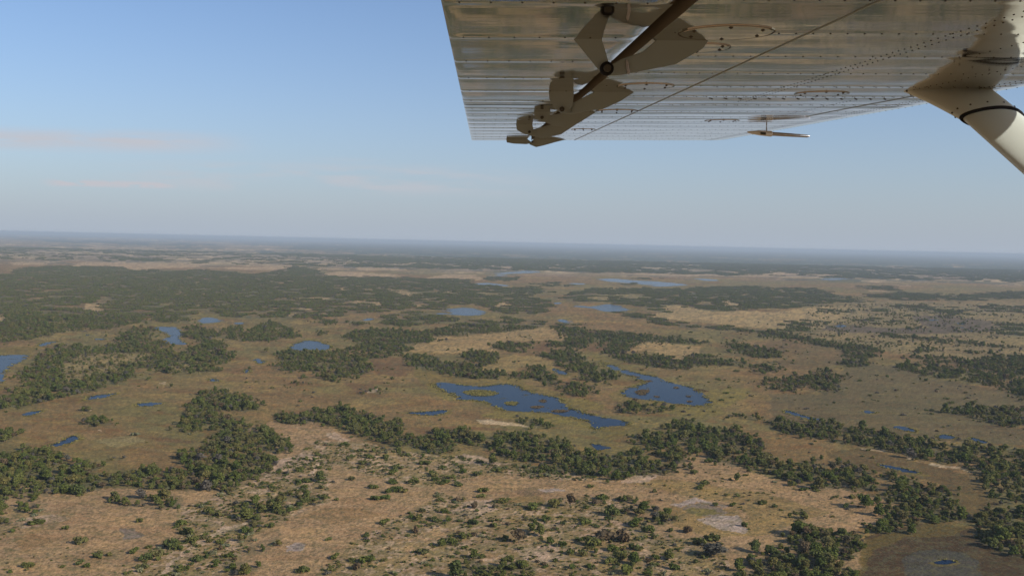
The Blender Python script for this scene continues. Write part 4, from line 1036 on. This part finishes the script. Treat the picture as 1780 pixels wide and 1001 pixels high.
for u0, v0, v1, st in ((.818, 1.1, 3.15, .028), (.842, 1.12, 3.15, .028), (1.365, 2.2, 6.0, .026), (1.395, 2.2, 6.0, .026), (1.47, 2.2, 6.0, .055), (.566, 1.1, 2.4, .034), (1.16, 3.1, 4.3, .03), (1.20, 1.1, 2.75, .034), (1.0, 1.1, 2.0, .04)):
    for v in np.arange(v0, v1, st): pts.append((u0, v, zs(u0, v)))
for u in np.arange(.33, 1.36, .03): pts.append((u, 5.985, zs(u, 5.985)))
rivets(wing, pts)
big = [(u, 3.03, zs(u, 3.03)) for u in np.arange(.70, 1.28, .045)] + [(u + .011, 3.05, zs(u, 3.05)) for u in np.arange(.70, 1.28, .045)]
rivets(wing, big, .006, .0022)
# lap joint of two skins and the doubler by the strut: thin raised strips
def strip(name, pts2, wid, mat, parent, proud=.0012):
    V, F = [], []
    for i, (u, v) in enumerate(pts2):
        z = zs(u, v)
        V += [(u - wid / 2, v, z - .0001), (u - wid / 2, v, z - proud), (u + wid / 2, v, z - proud), (u + wid / 2, v, z - .0001)]
        if i:
            k = 4 * (i - 1)
            for j in range(3): F.append((k + j, k + j + 1, k + j + 5, k + j + 4))
    return mesh_ob(name, V, F, mat, parent)
strip('skin_seam', [(.565, v) for v in np.arange(.9, 6.05, .05)], .003, greyp, wing, .0012)
strip('skin_seam', [(1.29 - .02 * math.sin((v - 2.9) * 2), v) for v in np.arange(2.85, 3.9, .05)], .004, greyp, wing)

# inspection covers with their rim and screws
def cover(u, v, r):
    n = 28; z = min(zs(u + a * r, v + b * r) for a in (-1, 0, 1) for b in (-1, 0, 1)) - .0012
    V, F, MI = [], [], []
    for rr, dz_ in ((r, .004), (r, 0), (r * .985, -.0006), (r * .97, .0004), (r * .94, -.0006)):
        V += [(u + rr * math.cos(2 * math.pi * k / n), v + rr * math.sin(2 * math.pi * k / n), z + dz_) for k in range(n)]
    for q_ in range(4):
        for k in range(n):
            a, b = q_ * n + k, q_ * n + (k + 1) % n; F.append((a, b, b + n, a + n)); MI.append(1 if q_ in (1, 2) else 0)
    F.append(tuple(4 * n + k for k in range(n))); MI.append(0)
    o = mesh_ob('inspection_cover', V, F, skin, wing); o.data.materials.append(grimy)
    for p_, mi_ in zip(o.data.polygons, MI): p_.material_index = mi_
    rivets(o, [(u + r * .80 * math.cos(a), v + r * .80 * math.sin(a), z - .0005) for a in np.arange(.4, 6.6, 1.047)], .0058, .003)
for u, v, r in ((.421, 1.711, .082), (.416, 1.90, .060), (.439, 2.65, .077), (.489, 3.57, .077), (.984, 2.854, .077), (.999, 4.097, .072), (.496, 4.801, .059)): cover(u, v, r)

# flap and aileron with beaded skins
def surface(name, v0, v1, ribs, ridge):
    us = np.linspace(-.05, .268, 16); Ls = []
    for v in np.append(np.arange(v0, v1 - 1e-6, .011), v1):
        L = [(u, v, pillow(u, v, ribs, ridge)) for u in us]
        L += [(.282, v, .004), (.291, v, .014), (.294, v, .032), (.288, v, .055), (.272, v, .070), (.2, v, .066), (.1, v, .042), (0, v, .018), (-.05, v, .007), (-.056, v, .004), (-.056, v, .002)]
        Ls.append(L)
    o = loft(name, Ls, [skin, grimy, cove], plane); m0 = len(Ls[0])
    for k_, p_ in enumerate(o.data.polygons):
        if k_ < (len(Ls) - 1) * m0 and 18 <= k_ % m0 <= 20: p_.material_index = 2  # back of the nose gets the painted slot shade too
    sharpen(o)
    rivets(o, [(u, r, pillow(u, r, ribs, ridge)) for r in ribs if v0 < r < v1 for u in np.arange(-.03, .26, .045)])
    return o
FR = [v for v in np.arange(1.10, 3.2, .34)]
AR = [v for v in np.arange(3.47, 6.0, .30)]
flap = surface('flap', -.6, 3.288, FR, .0007)
ail = surface('aileron', 3.306, 6.05, AR, .0010)

# hinge plates under the hinge line
def plate(name, poly, v, th, parent, mat=greyp):
    V = [(u, v + s * th / 2, z) for s in (-1, 1) for u, z in poly]; n = len(poly)
    F = [tuple(range(n)), tuple(reversed(range(n, 2 * n)))] + [(i, n + i, n + (i + 1) % n, (i + 1) % n) for i in range(n)]
    o = mesh_ob(name, V, F, mat, parent)
    import bmesh
    bm = bmesh.new(); bm.from_mesh(o.data); bmesh.ops.recalc_face_normals(bm, faces=bm.faces[:])
    bmesh.ops.bevel(bm, geom=bm.edges[:], offset=.0016, segments=2, affect='EDGES'); bm.to_mesh(o.data); bm.free()
    return o
def disc(name, u, v0, v1, z, r, mat, parent, n=18):
    L = [[(u + rr * math.cos(2 * math.pi * k / n), v, z + rr * math.sin(2 * math.pi * k / n)) for k in range(n)] for v, rr in ((v0, r * .86), (v0 + .002, r), (v1, r))]
    return sharpen(loft(name, L, [mat], parent))
def PL(s): return [tuple(float(q) for q in t.split(',')) for t in s.split()]
A1 = PL('0.165,0.004 0.217,0.004 0.231,-0.041 0.234,-0.053 0.227,-0.061 0.213,-0.053')
W1 = PL('0.321,0.003 0.415,0.003 0.405,-0.013 0.356,-0.041 0.257,-0.061 0.232,-0.062 0.220,-0.052 0.255,-0.033 0.294,-0.020')
A2 = PL('0.193,0.004 0.264,0.004 0.262,-0.030 0.259,-0.044 0.241,-0.059 0.228,-0.059 0.212,-0.048 0.195,-0.022')
W2 = PL('0.328,0.003 0.441,0.003 0.400,-0.024 0.349,-0.047 0.312,-0.051 0.258,-0.061 0.228,-0.059 0.220,-0.048 0.262,-0.030')
A3 = PL('0.194,0.004 0.255,0.004 0.251,-0.020 0.236,-0.033 0.215,-0.031 0.196,-0.018')
W3 = PL('0.322,0.003 0.425,0.003 0.366,-0.034 0.327,-0.055 0.272,-0.049 0.227,-0.033 0.215,-0.022 0.242,-0.014')
A4 = PL('0.156,0.004 0.227,0.004 0.235,-0.033 0.220,-0.048 0.184,-0.038 0.159,-0.023')
W4 = PL('0.316,0.003 0.426,0.003 0.355,-0.043 0.278,-0.058 0.227,-0.051 0.204,-0.036 0.235,-0.020')
A5 = PL('0.151,0.003 0.275,0.003 0.308,-0.021 0.271,-0.028 0.196,-0.025 0.154,-0.018')
W5 = PL('0.316,0.003 0.517,0.003 0.442,-0.016 0.374,-0.035 0.329,-0.045 0.288,-0.028')
for v, a, w_, par, piv, rb in ((1.81, A1, W1, flap, (.227, -.052), .0125), (2.83, A2, W2, flap, (.230, -.049), .007), (3.63, A3, W3, ail, (.223, -.020), .006), (4.4, A4, W4, ail, (.215, -.033), .006), (5.9, A5, W5, ail, (.305, -.013), .006)):
    hb = plate('hinge_bracket', w_, v + .007, .010, wing)
    plate('hinge_arm', a, v - .006, .009, par)
    disc('hinge_bolt', piv[0], v - .020, v - .009, piv[1], rb, rubber if rb > .01 else grimy, hb)
    disc('hinge_bolt', piv[0], v - .027, v - .019, piv[1], rb * .55, grimy, hb)
# splice straps on the two flap brackets
plate('hinge_strap', [(.262, -.034), (.267, -.033), (.272, -.060), (.266, -.061)], 1.81 - .0005, .006, wing, steel)
plate('hinge_strap', [(.262, -.032), (.266, -.031), (.262, -.059), (.257, -.060)], 2.83 - .0005, .006, wing, greyp)

# strut with its flared cuff
def section(c, half, thk, axis, n=36, fwd=(1, 0, 0)):
    ax = Vector(axis).normalized(); f = Vector(fwd); f = (f - ax * f.dot(ax)).normalized(); t = ax.cross(f)
    out = []
    for k in range(n):
        a = 2 * math.pi * k / n; cx_, sy_ = math.cos(a), math.sin(a)
        w_ = thk * sy_ * (1 + .28 * cx_)                     # fuller in front, finer behind
        out.append(tuple(Vector(c) + f * half * cx_ + t * w_))
    return out
ax = (-.03, -1, -.45)
def sp(s): return (1.354 - .03 * (s - .19), 2.79 - s, -.45 * s)
strut = sharpen(loft('wing_strut', [section(sp(s), .078, .027, ax) for s in np.linspace(.196, 2.5, 40)], [cream], plane), 60)
cuff = []
for q_ in np.linspace(0, 1, 16):
    e = q_ ** .62; s = .186 * q_
    c = (1.294 + (1.354 - 1.294) * e, 2.79 - s, -.45 * s + .012 * (1 - q_))
    cuff.append(section(c, .130 + (.083 - .130) * e, .034 + (.031 - .034) * e, ax if q_ > .3 else (0, -1 * q_ / .3 - .2, -.6)))
cuff_ob = sharpen(loft('strut_cuff', cuff, [cream, grimy], strut, cap=True), 60)
import bmesh
bm = bmesh.new(); bm.from_mesh(cuff_ob.data)
for L_, stp in ((cuff[13], 3), (cuff[2], 3)):                    # screws holding the fairing
    for p_ in L_[::stp]:
        res = bmesh.ops.create_icosphere(bm, subdivisions=1, radius=.0032, matrix=Matrix.Translation(p_))
        for v_ in res['verts']:
            for f_ in v_.link_faces: f_.material_index = 1
bm.to_mesh(cuff_ob.data); bm.free()
sharpen(loft('rubber_seal', [section(sp(s), h_, t_, ax) for s, h_, t_ in ((.184, .0835, .0315), (.187, .0855, .033), (.194, .0855, .033), (.196, .0795, .028))], [rubber], strut), 50)

# pitot head under the leading edge
def rod(name, pts_, parent, mats):
    Ls = [[(u, v + r * math.cos(2 * math.pi * k / 16), z + r * 1.0 * math.sin(2 * math.pi * k / 16)) for k in range(16)] for u, v, z, r in pts_]
    return sharpen(loft(name, Ls, mats, parent), 40)
pit = rod('pitot_tube', [(1.215, 4.5, -.026, .003), (1.235, 4.5, -.028, .007), (1.252, 4.5, -.029, .009), (1.272, 4.5, -.030, .0115), (1.323, 4.5, -.034, .0130), (1.329, 4.5, -.034, .011)], plane, [white])
rod('probe', [(1.327, 4.5, -.034, .0085), (1.336, 4.5, -.0345, .0088), (1.40, 4.5, -.0385, .0082), (1.49, 4.5, -.044, .0066), (1.502, 4.5, -.0445, .0035)], pit, [steel])
plate('mast', [(1.300, .0), (1.305, .0), (1.305, -.026), (1.300, -.026)], 4.5, .005, pit, steel)
plate('data_plate', [(1.272, -.026), (1.297, -.028), (1.297, -.040), (1.272, -.037)], 4.4875, .004, pit, grimy)

# ------------------------------------------------------------------ haze
hm = bpy.data.materials.new('haze'); hm.use_nodes = True; g = NT(hm.node_tree)
pv = g.n('ShaderNodeVolumePrincipled', ins={'Color': (.585, .675, .76, 1), 'Density': 6.0e-5, 'Anisotropy': 0.0})
g.n('ShaderNodeOutputMaterial', ins={1: pv.outputs[0]})
hz = 95000.0
bx = [(x, y, z) for z in (-1.0, 156.0) for x, y in ((-hz, -hz), (hz, -hz), (hz, hz), (-hz, hz))]
haze = mesh_ob('haze', bx, [(0, 3, 2, 1), (4, 5, 6, 7), (0, 1, 5, 4), (1, 2, 6, 5), (2, 3, 7, 6), (3, 0, 4, 7)], hm)
tag(haze, 'thin blue haze over the plain', kind='stuff')
S.cycles.volume_bounces = 0
